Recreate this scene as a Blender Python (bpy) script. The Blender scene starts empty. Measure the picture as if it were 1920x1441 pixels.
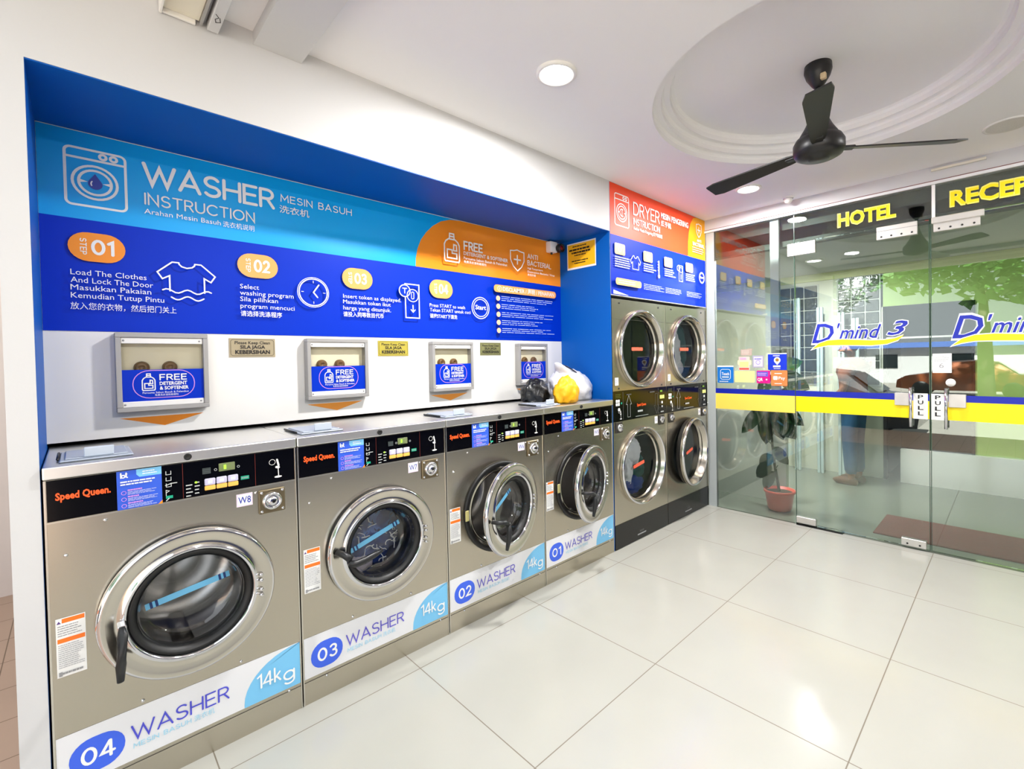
import bpy, bmesh, math, random
from math import pi, sin, cos, radians, sqrt, atan2
from mathutils import Vector, Matrix, noise

SC = bpy.context.scene
COL = SC.collection
random.seed(7)

# ------------------------------------------------------------------ camera
cam = bpy.data.cameras.new('camera')
cam.sensor_fit = 'HORIZONTAL'; cam.sensor_width = 36.0
cam.lens = 880.44 / 1920 * 36.0
cam.shift_x = -64.73 / 1920
cam.shift_y = -29.59 / 1920
cam.clip_start = 0.02; cam.clip_end = 200
camo = bpy.data.objects.new('camera', cam); COL.objects.link(camo)
_r = Vector((0.706433, -0.707535, -0.018592)); _u = Vector((0.026211, -0.000098, 0.999656)); _f = Vector((0.707294, 0.706678, -0.018476))
camo.matrix_world = Matrix(((_r.x, _u.x, -_f.x, 0), (_r.y, _u.y, -_f.y, 0), (_r.z, _u.z, -_f.z, 1.4705), (0, 0, 0, 1)))
SC.camera = camo

# ------------------------------------------------------------------ world, sun, exposure
SKY = 1.5
world = bpy.data.worlds.new('sky'); SC.world = world; world.use_nodes = True
_wn = world.node_tree.nodes; _bg = _wn.get('Background')
_bg.inputs[0].default_value = (0.90, 0.95, 1.0, 1); _bg.inputs[1].default_value = SKY
sun = bpy.data.lights.new('sun', 'SUN'); sun.energy = 30.0; sun.angle = 0.03; sun.color = (1, .97, .9)
suno = bpy.data.objects.new('sun', sun); COL.objects.link(suno)
suno.location = (10, -4, 12)
suno.rotation_euler = Vector((-0.62, 0.12, -0.78)).to_track_quat('-Z', 'Y').to_euler()
SC.view_settings.view_transform = 'Standard'
try: SC.view_settings.look = 'None'
except Exception: pass
SC.view_settings.gamma = 1.0
SC.view_settings.use_curve_mapping = False
SC.view_settings.exposure = 0.30
SC.cycles.max_bounces = 10
SC.cycles.transparent_max_bounces = 16
SC.cycles.caustics_reflective = False
SC.cycles.caustics_refractive = False
SC.cycles.sample_clamp_indirect = 4.0
LAMP = 46.0      # watts of each ceiling downlight

# ------------------------------------------------------------------ materials
def lin(c):
    return tuple((x / 255 / 12.92) if x / 255 <= .04045 else ((x / 255 + .055) / 1.055) ** 2.4 for x in c) + (1,)
_MATS = {}
def M(name, rgb, rough=.5, metal=0., spec=.5, emit=0., coat=0., var=0., scale=8., bump=0., bscale=40.):
    if name in _MATS: return _MATS[name]
    m = bpy.data.materials.new(name); m.use_nodes = True; _MATS[name] = m
    nt = m.node_tree; b = nt.nodes['Principled BSDF']; c = lin(rgb)
    b.inputs['Base Color'].default_value = c; b.inputs['Roughness'].default_value = rough
    b.inputs['Metallic'].default_value = metal; b.inputs['Specular IOR Level'].default_value = spec
    if coat: b.inputs['Coat Weight'].default_value = coat; b.inputs['Coat Roughness'].default_value = .05
    if emit:
        b.inputs['Emission Color'].default_value = c; b.inputs['Emission Strength'].default_value = emit
    if var or bump:
        tc = nt.nodes.new('ShaderNodeTexCoord')
    if var:
        n = nt.nodes.new('ShaderNodeTexNoise'); n.inputs['Scale'].default_value = scale; n.inputs['Detail'].default_value = 5
        nt.links.new(tc.outputs['Object'], n.inputs['Vector'])
        r = nt.nodes.new('ShaderNodeMix'); r.data_type = 'RGBA'
        r.inputs[6].default_value = tuple(x * (1 - var) for x in c[:3]) + (1,); r.inputs[7].default_value = tuple(min(1, x * (1 + var)) for x in c[:3]) + (1,)
        nt.links.new(n.outputs['Fac'], r.inputs[0]); nt.links.new(r.outputs[2], b.inputs['Base Color'])
    if bump:
        n2 = nt.nodes.new('ShaderNodeTexNoise'); n2.inputs['Scale'].default_value = bscale; n2.inputs['Detail'].default_value = 3
        nt.links.new(tc.outputs['Object'], n2.inputs['Vector'])
        bp = nt.nodes.new('ShaderNodeBump'); bp.inputs['Strength'].default_value = bump; bp.inputs['Distance'].default_value = .01
        nt.links.new(n2.outputs['Fac'], bp.inputs['Height']); nt.links.new(bp.outputs[0], b.inputs['Normal'])
    return m

def steel(name, rgb, rough, var=.05, bump=.0):
    """brushed sheet steel with faint cloudy smudges"""
    if name in _MATS: return _MATS[name]
    m = M(name, rgb, rough, 1.0)
    nt = m.node_tree; b = nt.nodes['Principled BSDF']
    tc = nt.nodes.new('ShaderNodeTexCoord')
    n = nt.nodes.new('ShaderNodeTexNoise'); n.inputs['Scale'].default_value = 2.5; n.inputs['Detail'].default_value = 1.5
    nt.links.new(tc.outputs['Object'], n.inputs['Vector'])
    c = lin(rgb); r = nt.nodes.new('ShaderNodeMix'); r.data_type = 'RGBA'
    r.inputs[6].default_value = tuple(x * (1 - var) for x in c[:3]) + (1,); r.inputs[7].default_value = tuple(min(1, x * (1 + var)) for x in c[:3]) + (1,)
    nt.links.new(n.outputs['Fac'], r.inputs[0]); nt.links.new(r.outputs[2], b.inputs['Base Color'])
    return m

def glass(name, tint, ior, rough=0.0, gloss=(1, 1, 1, 1), boost=1.0):
    if name in _MATS: return _MATS[name]
    m = bpy.data.materials.new(name); m.use_nodes = True; _MATS[name] = m
    nt = m.node_tree; nt.nodes.remove(nt.nodes['Principled BSDF']); out = nt.nodes['Material Output']
    t = nt.nodes.new('ShaderNodeBsdfTransparent'); t.inputs[0].default_value = tint
    g = nt.nodes.new('ShaderNodeBsdfGlossy'); g.inputs['Roughness'].default_value = rough; g.inputs[0].default_value = gloss
    f = nt.nodes.new('ShaderNodeFresnel'); f.inputs[0].default_value = ior
    mu = nt.nodes.new('ShaderNodeMath'); mu.operation = 'MULTIPLY'; mu.use_clamp = True; mu.inputs[1].default_value = boost
    nt.links.new(f.outputs[0], mu.inputs[0])
    mx = nt.nodes.new('ShaderNodeMixShader'); nt.links.new(mu.outputs[0], mx.inputs[0]); nt.links.new(t.outputs[0], mx.inputs[1]); nt.links.new(g.outputs[0], mx.inputs[2])
    nt.links.new(mx.outputs[0], out.inputs[0])
    return m

def tiles(name, rgb, grout, size, ox, oy, rough, line=.0022):
    m = M(name, rgb, rough, 0, .5)
    nt = m.node_tree; b = nt.nodes['Principled BSDF']; L = nt.links.new
    tc = nt.nodes.new('ShaderNodeTexCoord'); sp = nt.nodes.new('ShaderNodeSeparateXYZ'); L(tc.outputs['Object'], sp.inputs[0])
    def mth(op, a, v=None, v2=None):
        n = nt.nodes.new('ShaderNodeMath'); n.operation = op
        L(a, n.inputs[0])
        if v is not None:
            if hasattr(v, 'links'): L(v, n.inputs[1])
            else: n.inputs[1].default_value = v
        if v2 is not None: n.inputs[2].default_value = v2
        return n.outputs[0]
    ds = []
    for k, o in ((0, ox), (1, oy)):
        a = mth('MULTIPLY_ADD', sp.outputs[k], 1 / size, -o / size + .5)
        a = mth('FRACT', a); a = mth('SUBTRACT', a, .5); a = mth('ABSOLUTE', a)
        ds.append(mth('LESS_THAN', a, line / size))
    g = mth('MAXIMUM', ds[0], ds[1])
    n = nt.nodes.new('ShaderNodeTexNoise'); n.inputs['Scale'].default_value = 3; n.inputs['Detail'].default_value = 6; L(tc.outputs['Object'], n.inputs['Vector'])
    c = lin(rgb); r = nt.nodes.new('ShaderNodeMix'); r.data_type = 'RGBA'
    r.inputs[6].default_value = tuple(x * .94 for x in c[:3]) + (1,); r.inputs[7].default_value = tuple(min(1, x * 1.05) for x in c[:3]) + (1,)
    L(n.outputs['Fac'], r.inputs[0])
    r2 = nt.nodes.new('ShaderNodeMix'); r2.data_type = 'RGBA'; L(g, r2.inputs[0]); L(r.outputs[2], r2.inputs[6]); r2.inputs[7].default_value = lin(grout)
    L(r2.outputs[2], b.inputs['Base Color'])
    rr = mth('MULTIPLY_ADD', g, .5, rough); L(rr, b.inputs['Roughness'])
    return m

WHITE = M('white_paint', (206, 206, 207), .55, var=.015, scale=3, bump=.03, bscale=60)
CEIL = M('ceiling_paint', (246, 245, 246), .7, var=.015, scale=3)
BLUEW = M('blue_paint', (0, 88, 176), .5, 0, .25, var=.04, scale=4)
FLOOR = tiles('polished_tile', (178, 177, 168), (120, 112, 98), .80, 1.1312, 1.2266, .17)
LFLOOR = tiles('lobby_tile', (124, 130, 118), (92, 96, 88), .80, 1.1312, 1.2266, .14)
PAVE = tiles('walkway_tile', (176, 148, 128), (120, 100, 84), .30, 0, 0, .5)
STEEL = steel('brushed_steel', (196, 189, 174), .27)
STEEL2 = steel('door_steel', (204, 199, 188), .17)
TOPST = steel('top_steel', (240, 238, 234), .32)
CHROME = M('chrome', (226, 226, 230), .07, 1.0)
DRUMST = steel('drum_steel', (206, 204, 202), .26)
BLACK = M('black_gloss', (5, 5, 7), .14, 0, .3)
RUBBER = M('black_rubber', (14, 14, 15), .45)
GRIP = M('black_grip', (26, 27, 29), .38)
ALU = M('grey_aluminium', (168, 166, 164), .42, .25)
CREAM = M('cream_plastic', (232, 226, 208), .45)
WPL = M('white_plastic', (240, 238, 234), .4)
CY = M('vinyl_cyan', (6, 168, 242), .36, 0, .3)
CY2 = M('vinyl_pale_cyan', (122, 194, 232), .3)
BL = M('vinyl_blue', (0, 50, 192), .4, 0, .15)
ORG = M('vinyl_orange', (250, 146, 22), .35)
ORG2 = M('vinyl_light_orange', (255, 172, 92), .35)
TW = M('print_white', (242, 242, 240), .4)
NAVY = M('print_navy', (24, 48, 165), .4)
VIO = M('print_violet', (96, 88, 196), .4)
PCY = M('print_pale_cyan', (152, 208, 232), .4)
PINK = M('print_pink', (214, 150, 220), .4)
BK = M('print_black', (22, 20, 18), .5)
REDO = M('vinyl_red_orange', (240, 74, 30), .5, 0, .35)
AMB = M('vinyl_amber', (240, 165, 20), .5, 0, .35)
DKB = M('sticker_blue', (52, 94, 214), .35)
LCYB = M('sticker_cyan', (126, 196, 240), .35)
SQ = M('print_signal_orange', (255, 92, 30), .4)
TEAL = M('print_teal', (20, 160, 128), .4)
GREY = M('print_grey', (150, 150, 152), .5)
LCD = M('lit_display', (150, 220, 60), .3, emit=.8)
BRASS = M('brass_plate', (190, 174, 70), .34, .1)
GOLDB = M('bronze_plate', (176, 162, 132), .34, .1)
GRNB = M('green_brass_plate', (134, 134, 88), .34, .1)
BAND_Y = M('band_yellow', (255, 226, 0), .4)
BAND_Y2 = M('band_pale_yellow', (255, 218, 92), .4)
BAND_B = M('band_blue', (8, 30, 160), .4)
PANE = glass('door_glass_clear', (.93, .97, .945, 1), 1.62, 0, (.96, 1, .97, 1), 1.9)
PORT = glass('port_glass', (.95, .96, .97, 1), 1.5, 0, (1, 1, 1, 1), 1.8)
SHEET = glass('clear_sheet', (.98, .98, .97, 1), 1.2)
DPORT = glass('smoked_port_glass', (.93, .97, .97, 1), 1.4)

# ------------------------------------------------------------------ object helpers
def link(name, me, parent=None, loc=None, rot=None, kind=None):
    o = bpy.data.objects.new(name, me); COL.objects.link(o)
    if parent: o.parent = parent
    if loc: o.location = loc
    if rot: o.rotation_euler = rot
    if kind: o['kind'] = kind
    return o
def thing(name, label, cat, loc=(0, 0, 0), rz=0, group=None, kind=None):
    o = bpy.data.objects.new(name, None); COL.objects.link(o); o.empty_display_size = .05
    o.location = loc; o.rotation_euler = (0, 0, rz)
    return tag(o, label, cat, group, kind)
def tag(o, label, cat, group=None, kind=None):
    o['label'] = label; o['category'] = cat
    if group: o['group'] = group
    if kind: o['kind'] = kind
    return o

class MB:
    """collects shapes with material slots into one mesh"""
    def __init__(s): s.v = []; s.f = []; s.m = []; s.mats = []; s.sm = []
    def mi(s, m):
        if m not in s.mats: s.mats.append(m)
        return s.mats.index(m)
    def add(s, vs, fs, m, smooth=False):
        b = len(s.v); k = s.mi(m); s.v += [tuple(v) for v in vs]
        for f in fs: s.f.append([b + i for i in f]); s.m.append(k); s.sm.append(smooth)
        return s
    def box(s, x0, x1, y0, y1, z0, z1, m):
        x0, x1 = min(x0, x1), max(x0, x1); y0, y1 = min(y0, y1), max(y0, y1); z0, z1 = min(z0, z1), max(z0, z1)
        v = [(x0, y0, z0), (x1, y0, z0), (x1, y1, z0), (x0, y1, z0), (x0, y0, z1), (x1, y0, z1), (x1, y1, z1), (x0, y1, z1)]
        return s.add(v, [(0, 3, 2, 1), (4, 5, 6, 7), (0, 1, 5, 4), (1, 2, 6, 5), (2, 3, 7, 6), (3, 0, 4, 7)], m)
    def rbox(s, x0, x1, y0, y1, z0, z1, m, r=.006, seg=2):
        bm = bmesh.new()
        bmesh.ops.create_cube(bm, size=1, matrix=Matrix.Translation(((x0 + x1) / 2, (y0 + y1) / 2, (z0 + z1) / 2)) @ Matrix.Diagonal((abs(x1 - x0), abs(y1 - y0), abs(z1 - z0), 1)))
        bmesh.ops.bevel(bm, geom=bm.edges[:], offset=r, segments=seg, affect='EDGES', profile=.5)
        return s.bm(bm, m, False)
    def bm(s, bm, m, smooth=False):
        bm.verts.ensure_lookup_table(); bm.verts.index_update()
        s.add([v.co for v in bm.verts], [[v.index for v in f.verts] for f in bm.faces], m, smooth); bm.free(); return s
    def lathe(s, prof, m, c=(0, 0, 0), axis='y', n=48, smooth=True, cap=False, mats=None):
        """prof: (radius, offset along axis)"""
        vs = []; fs = []
        for r, a in prof:
            for k in range(n):
                t = 2 * pi * k / n
                p = {'y': (r * cos(t), a, r * sin(t)), 'z': (r * cos(t), r * sin(t), a), 'x': (a, r * cos(t), r * sin(t))}[axis]
                vs.append((c[0] + p[0], c[1] + p[1], c[2] + p[2]))
        base = len(s.v)
        for i in range(len(prof) - 1):
            for k in range(n):
                k2 = (k + 1) % n; fs.append((i * n + k, i * n + k2, (i + 1) * n + k2, (i + 1) * n + k))
        if mats:
            s.v += vs
            for i, f in enumerate(fs): s.f.append([base + j for j in f]); s.m.append(s.mi(mats[i // n])); s.sm.append(smooth)
            return s
        if cap: fs.append(list(range(n))[::-1]); fs.append([(len(prof) - 1) * n + k for k in range(n)])
        return s.add(vs, fs, m, smooth)
    def tube(s, pts, rad, m, n=8, cap=True, flat=None):
        """round or elliptical tube along a polyline; rad: number, list, or list of (ra, rb)"""
        pts = [Vector(p) for p in pts]; N = len(pts); vs = []; fs = []; up = None
        for i, p in enumerate(pts):
            d = (pts[min(i + 1, N - 1)] - pts[max(i - 1, 0)]).normalized()
            if up is None:
                up = Vector(flat) if flat else (Vector((0, 0, 1)) if abs(d.z) < .9 else Vector((1, 0, 0)))
            a = d.cross(up)
            if a.length < 1e-4: a = d.cross(Vector((1, .3, 0)))
            a.normalize(); b = a.cross(d).normalized()
            r = rad[i] if isinstance(rad, (list, tuple)) else rad
            ra, rb = r if isinstance(r, (list, tuple)) else (r, r)
            for k in range(n):
                t = 2 * pi * k / n; vs.append(p + a * ra * cos(t) + b * rb * sin(t))
        for i in range(N - 1):
            for k in range(n):
                k2 = (k + 1) % n; fs.append((i * n + k, i * n + k2, (i + 1) * n + k2, (i + 1) * n + k))
        if cap: fs.append(list(range(n))[::-1]); fs.append([(N - 1) * n + k for k in range(n)])
        return s.add(vs, fs, m, True)
    def holed(s, x0, x1, z0, z1, cx, cz, r, y, m, n=48, depth=0):
        """rectangle in the plane y with a round hole"""
        vs = []; fs = []
        for k in range(n):
            t = 2 * pi * (k + .5) / n; c, q = cos(t), sin(t)
            vs.append((cx + r * c, y, cz + r * q))
            tx = ((x1 - cx) if c > 0 else (x0 - cx)) / c if abs(c) > 1e-9 else 1e9
            tz = ((z1 - cz) if q > 0 else (z0 - cz)) / q if abs(q) > 1e-9 else 1e9
            u = min(tx, tz); vs.append((cx + u * c, y, cz + u * q))
        cor = [(x1, z1), (x0, z1), (x0, z0), (x1, z0)]
        cidx = []
        for x, z in cor: vs.append((x, y, z)); cidx.append(len(vs) - 1)
        ang = [atan2(z - cz, x - cx) % (2 * pi) for x, z in cor]
        for k in range(n):
            k2 = (k + 1) % n; a = 2 * pi * (k + .5) / n; b = a + 2 * pi / n
            f = [2 * k, 2 * k + 1]
            for ci, g in zip(cidx, ang):
                if a < g < b or a < g + 2 * pi < b: f.append(ci)
            f += [2 * k2 + 1, 2 * k2]; fs.append(f)
        s.add(vs, fs, m)
        if depth: s.lathe([(r, y), (r, y + depth)], m, c=(cx, 0, cz), n=n)
        return s
    def mesh(s, name):
        me = bpy.data.meshes.new(name); me.from_pydata(s.v, [], s.f)
        for m in s.mats: me.materials.append(m)
        me.polygons.foreach_set('material_index', s.m); me.polygons.foreach_set('use_smooth', s.sm)
        me.update(); return me
    def build(s, name, parent=None, loc=None, rot=None, kind=None):
        return link(name, s.mesh(name), parent, loc, rot, kind)
    def fixn(s, name, parent=None, loc=None, rot=None, kind=None):
        me = s.mesh(name); bm = bmesh.new(); bm.from_mesh(me); bmesh.ops.recalc_face_normals(bm, faces=bm.faces); bm.to_mesh(me); bm.free()
        return link(name, me, parent, loc, rot, kind)

# ------------------------------------------------------------------ lettering and flat print
def arc(cx, cy, rx, ry, a0, a1, n=None):
    n = n or max(4, int(abs(a1 - a0) / 20))
    return [(cx + rx * cos(radians(a0 + (a1 - a0) * i / n)), cy + ry * sin(radians(a0 + (a1 - a0) * i / n))) for i in range(n + 1)]
SF = {
 'A': (.84, [[(0, 0), (.42, 1), (.84, 0)], [(.14, .3), (.70, .3)]]),
 'B': (.66, [[(0, 0), (0, 1)], [(0, 1), (.34, 1)] + arc(.34, .76, .26, .24, 90, -90) + [(0, .52)], [(.34, .52)] + arc(.36, .26, .30, .26, 90, -90) + [(0, 0)]]),
 'C': (.88, [arc(.5, .5, .5, .5, 45, 315)]),
 'D': (.78, [[(0, 0), (0, 1), (.3, 1)] + arc(.3, .5, .48, .5, 90, -90) + [(0, 0)]]),
 'E': (.6, [[(.6, 1), (0, 1), (0, 0), (.6, 0)], [(0, .52), (.53, .52)]]),
 'F': (.58, [[(.58, 1), (0, 1), (0, 0)], [(0, .5), (.5, .5)]]),
 'G': (.94, [arc(.5, .5, .5, .5, 45, 335) + [(.97, .46), (.6, .46)]]),
 'H': (.74, [[(0, 0), (0, 1)], [(.74, 0), (.74, 1)], [(0, .52), (.74, .52)]]),
 'I': (.0, [[(0, 0), (0, 1)]]),
 'J': (.46, [[(.46, 1), (.46, .28)] + arc(.2, .26, .26, .26, 0, -150)]),
 'K': (.66, [[(0, 0), (0, 1)], [(.62, 1), (0, .42)], [(.2, .6), (.66, 0)]]),
 'L': (.54, [[(0, 1), (0, 0), (.54, 0)]]),
 'M': (.94, [[(0, 0), (.05, 1), (.47, .3), (.89, 1), (.94, 0)]]),
 'N': (.74, [[(0, 0), (0, 1), (.74, 0), (.74, 1)]]),
 'O': (1., [arc(.5, .5, .5, .5, 0, 360)]),
 'P': (.62, [[(0, 0), (0, 1)], [(0, 1), (.34, 1)] + arc(.34, .73, .28, .27, 90, -90) + [(0, .46)]]),
 'R': (.66, [[(0, 0), (0, 1)], [(0, 1), (.34, 1)] + arc(.34, .74, .29, .26, 90, -90) + [(0, .48)], [(.34, .48), (.66, 0)]]),
 'S': (.68, [arc(.35, .75, .3, .25, 30, 270) + arc(.35, .25, .33, .25, 90, -150)[1:]]),
 'T': (.72, [[(0, 1), (.72, 1)], [(.36, 1), (.36, 0)]]),
 'U': (.74, [[(0, 1), (0, .37)] + arc(.37, .37, .37, .37, 180, 360) + [(.74, 1)]]),
 'W': (1.22, [[(0, 1), (.31, 0), (.61, .86), (.91, 0), (1.22, 1)]]),
 'Y': (.76, [[(0, 1), (.38, .48), (.76, 1)], [(.38, .48), (.38, 0)]]),
 '0': (.74, [arc(.37, .5, .37, .5, 0, 360)]),
 '1': (.28, [[(0, .84), (.28, 1), (.28, 0)]]),
 '2': (.66, [arc(.33, .7, .31, .3, 160, -38) + [(.02, 0), (.66, 0)]]),
 '3': (.66, [arc(.33, .76, .28, .24, 150, -90), arc(.33, .27, .32, .27, 90, -150)]),
 '4': (.74, [[(.54, 0), (.54, 1)], [(.5, 1), (0, .27), (.74, .27)]]),
 'k': (.48, [[(0, 0), (0, 1.05)], [(.44, .66), (0, .25)], [(.14, .39), (.48, 0)]]),
 'g': (.6, [arc(.3, .36, .3, .32, 0, 360), [(.6, .68), (.6, -.06)] + arc(.31, -.06, .29, .24, 0, -150)]),
 '&': (.7, [[(.7, 0), (.16, .72)] + arc(.33, .78, .2, .22, 200, -20) + [(.1, .36)] + arc(.28, .24, .25, .24, 150, 360)]),
 ' ': (.34, []),
}
_TC = {}
def font_mesh(txt, off, shear):
    k = (txt, off, shear)
    if k in _TC: return _TC[k]
    c = bpy.data.curves.new('lettering', 'FONT'); c.body = txt; c.resolution_u = 2; c.offset = off; c.shear = shear; c.fill_mode = 'FRONT'
    o = bpy.data.objects.new('lettering', c); COL.objects.link(o)
    dg = bpy.context.evaluated_depsgraph_get()
    me = bpy.data.meshes.new_from_object(o.evaluated_get(dg))
    vs = [(v.co.x, v.co.y) for v in me.vertices]; fs = [list(p.vertices) for p in me.polygons]
    bpy.data.objects.remove(o); bpy.data.curves.remove(c); bpy.data.meshes.remove(me)
    _TC[k] = (vs, fs); return vs, fs

class Art:
    """flat print in (u, v) metres, stacked in thin layers"""
    STEP = .00035
    def __init__(s): s.b = MB(); s.z = 0
    def up(s): s.z += s.STEP; return s
    def poly(s, pts, m, up=True):
        if up: s.up()
        a = sum(pts[i][0] * pts[(i + 1) % len(pts)][1] - pts[(i + 1) % len(pts)][0] * pts[i][1] for i in range(len(pts)))
        if a < 0: pts = pts[::-1]
        s.b.add([(u, v, s.z) for u, v in pts], [list(range(len(pts)))], m); return s
    def rect(s, u0, v0, u1, v1, m, up=True): return s.poly([(u0, v0), (u1, v0), (u1, v1), (u0, v1)], m, up)
    def rrect(s, u0, v0, u1, v1, r, m, up=True):
        p = arc(u1 - r, v0 + r, r, r, -90, 0, 6) + arc(u1 - r, v1 - r, r, r, 0, 90, 6) + arc(u0 + r, v1 - r, r, r, 90, 180, 6) + arc(u0 + r, v0 + r, r, r, 180, 270, 6)
        return s.poly(p, m, up)
    def disc(s, u, v, r, m, ry=None, n=28, up=True): return s.poly(arc(u, v, r, ry or r, 0, 360 - 360 / n, n - 1), m, up)
    def stroke(s, pts, w, m, closed=False, up=True, cap=True):
        """one ribbon with mitred joints and round ends (no overlapping faces)"""
        if up: s.up()
        h = w / 2; P = []
        for p in pts:
            p = Vector(p)
            if not P or (p - P[-1]).length > 1e-6: P.append(p)
        if (P[0] - P[-1]).length < 1e-6 and len(P) > 2: P.pop(); closed = True
        N = len(P)
        if N < 2: return s
        Lf, Rt = [], []
        for i in range(N):
            a = P[i] - P[i - 1] if (i or closed) else None; b = P[(i + 1) % N] - P[i] if (i < N - 1 or closed) else None
            a = a.normalized() if a is not None else b.normalized(); b = b.normalized() if b is not None else a
            na, nb = Vector((-a.y, a.x)), Vector((-b.y, b.x)); n = na + nb
            n = n.normalized() if n.length > 1e-4 else na
            k = h / max(.36, n.dot(na)); Lf.append(P[i] + n * k); Rt.append(P[i] - n * k)
        vs = [(q.x, q.y, s.z) for q in Lf] + [(q.x, q.y, s.z) for q in Rt]; fs = []
        for i in range(N if closed else N - 1): j = (i + 1) % N; fs.append([N + i, N + j, j, i])
        if cap and not closed:
            for i, e in ((0, P[0] - P[1]), (N - 1, P[-1] - P[-2])):
                t0 = atan2(e.y, e.x); b0 = len(vs); L_, R_ = (i, N + i)
                first, last = (L_, R_) if i == 0 else (R_, L_)
                for k in range(1, 6): t = t0 - pi / 2 + pi * k / 6; vs.append((P[i].x + h * cos(t), P[i].y + h * sin(t), s.z))
                fs.append([first] + list(range(b0, b0 + 5)) + [last])
        s.b.add(vs, fs, m); return s
    def ring(s, u, v, r, w, m, ry=None): return s.stroke(arc(u, v, r, ry or r, 0, 360, 30), w, m, cap=False)
    def rring(s, u0, v0, u1, v1, r, w, m):
        p = arc(u1 - r, v0 + r, r, r, -90, 0, 6) + arc(u1 - r, v1 - r, r, r, 0, 90, 6) + arc(u0 + r, v1 - r, r, r, 90, 180, 6) + arc(u0 + r, v0 + r, r, r, 180, 270, 6)
        return s.stroke(p, w, m, closed=True, cap=False)
    def st(s, txt, u0, v0, u1, v1, m, w=.14, gap=.24, T=None):
        """round-ended geometric capitals; w = stroke / cap height; T maps (u, v) after fitting"""
        s.up(); x = 0; strokes = []
        for ci, ch in enumerate(txt):
            wd, ss = SF[ch]
            for gi, q in enumerate(ss): strokes.append((gi + 3 * (ci % 2), [(x + a, b) for a, b in q]))
            x += wd + gap
        W = max(p[0] for _, q in strokes for p in q); X0 = min(p[0] for _, q in strokes for p in q)
        H = v1 - v0; h = w * H; sx = (u1 - u0 - h) / max(1e-6, W - X0) if W > X0 else 1
        sy = H - h
        for gi, q in strokes:
            s.z += gi * 7e-5
            p = [(u0 + h / 2 + (a - X0) * sx, v0 + h / 2 + b * sy) for a, b in q]
            if T: p = [T(*a) for a in p]
            s.stroke(p, h, m, up=False); s.z -= gi * 7e-5
        s.z += 4.4e-4
        return s
    def text(s, txt, u0, v0, u1, v1, m, off=0., shear=0., T=None, ink=False):
        """built-in face; v0 baseline, v1 cap top (or ink box when ink)"""
        s.up(); vs, fs = font_mesh(txt, off, shear)
        if not vs: return s
        x0 = min(v[0] for v in vs); x1 = max(v[0] for v in vs)
        if ink: y0 = min(v[1] for v in vs); y1 = max(v[1] for v in vs)
        else: y0, y1 = 0., .682
        f = lambda p: (u0 + (p[0] - x0) / (x1 - x0) * (u1 - u0), v0 + (p[1] - y0) / (y1 - y0) * (v1 - v0))
        q = [f(v) for v in vs]
        if T: q = [T(*a) for a in q]
        s.b.add([(a, b, s.z) for a, b in q], fs, m); return s
    def lines(s, u0, v0, u1, v1, n, m, seed=0, fill=.45, words=True):
        """rows of print too small to read in the photograph"""
        R = random.Random(seed); s.up(); dv = (v1 - v0) / n
        for i in range(n):
            v = v1 - (i + .5) * dv; u = u0; end = u0 + (u1 - u0) * R.uniform(.72, 1)
            while u < end - .002:
                w = min(R.uniform(.02, .09) * (u1 - u0) * 2.2, end - u) if words else end - u
                s.b.add([(u, v - dv * fill / 2, s.z), (u + w, v - dv * fill / 2, s.z), (u + w, v + dv * fill / 2, s.z), (u, v + dv * fill / 2, s.z)], [(0, 1, 2, 3)], m)
                u += w + (u1 - u0) * .018
        return s
    def build(s, name, parent=None, origin=(0, 0, 0), face='-y', back=None, kind=None):
        """face: the way the print looks; u runs to the reader's right, v is up. back=(mat, thickness) adds a sheet behind"""
        o = Vector(origin)
        U, N = {'-y': (Vector((1, 0, 0)), Vector((0, -1, 0))), '-x': (Vector((0, -1, 0)), Vector((-1, 0, 0))), '-z': (Vector((1, 0, 0)), Vector((0, 0, -1))), 'z': (Vector((1, 0, 0)), Vector((0, 0, 1)))}[face]
        V = {'-y': Vector((0, 0, 1)), '-x': Vector((0, 0, 1)), 'z': Vector((0, 1, 0)), '-z': Vector((0, -1, 0))}[face]
        if back:
            m, t = back; us = [v[0] for v in s.b.v]; vv = [v[1] for v in s.b.v]
            s.b.box(min(us), max(us), min(vv), max(vv), -t, Art.STEP * .5, m)
        s.b.v = [tuple(o + U * a + V * b + N * c) for a, b, c in s.b.v]
        return s.b.build(name, parent, kind=kind)

# ------------------------------------------------------------------ the setting
D = 2.165          # plane of the machine fronts and of the wall above them
XG = 4.42          # plane of the glass front to the lobby
ZC = 2.81          # ceiling
NX0, NX1, NZ, NB = -.09, 2.868, 2.432, 2.68   # recess: left, right, soffit, back board

m = MB(); m.box(-.3, XG - .01, -1.6, D + .02, -.1, 0, FLOOR); m.box(-.155, XG - .01, D + .02, 3.1, -.1, 0, FLOOR); m.build('floor', kind='structure')
m = MB(); m.box(-.155, NX0, D, 4.7, 0, ZC, WHITE); m.box(NX0, NX1, D, 3.05, NZ + .004, ZC, WHITE); m.box(NX1 + .002, XG, D, 3.2, 1.955, ZC, WHITE); m.box(-.155, XG, 3.2, 3.3, 0, ZC, WHITE); m.box(NX1 + .003, XG, 3.1, 3.2, 0, 1.955, WHITE)
m.build('wall_left', kind='structure')
m = MB(); m.box(NX0 - .004, NX0 + .001, D + .006, 2.96, 0, NZ, BLUEW); m.box(NX0, NX1, D + .002, 2.96, NZ, NZ + .004, BLUEW); m.box(NX1 - .004, NX1 + .002, D + .001, 3.1, 0, NZ, BLUEW); m.box(NX0, NX1, 2.96, 2.97, 0, NZ, M('recess_back', (60, 62, 66), .7))
m.build('wall_recess', kind='structure')
MB().box(NX0 + .001, NX1 - .004, NB, NB + .03, 1.178, NZ, WPL).build('wall_back_board', kind='structure')
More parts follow.
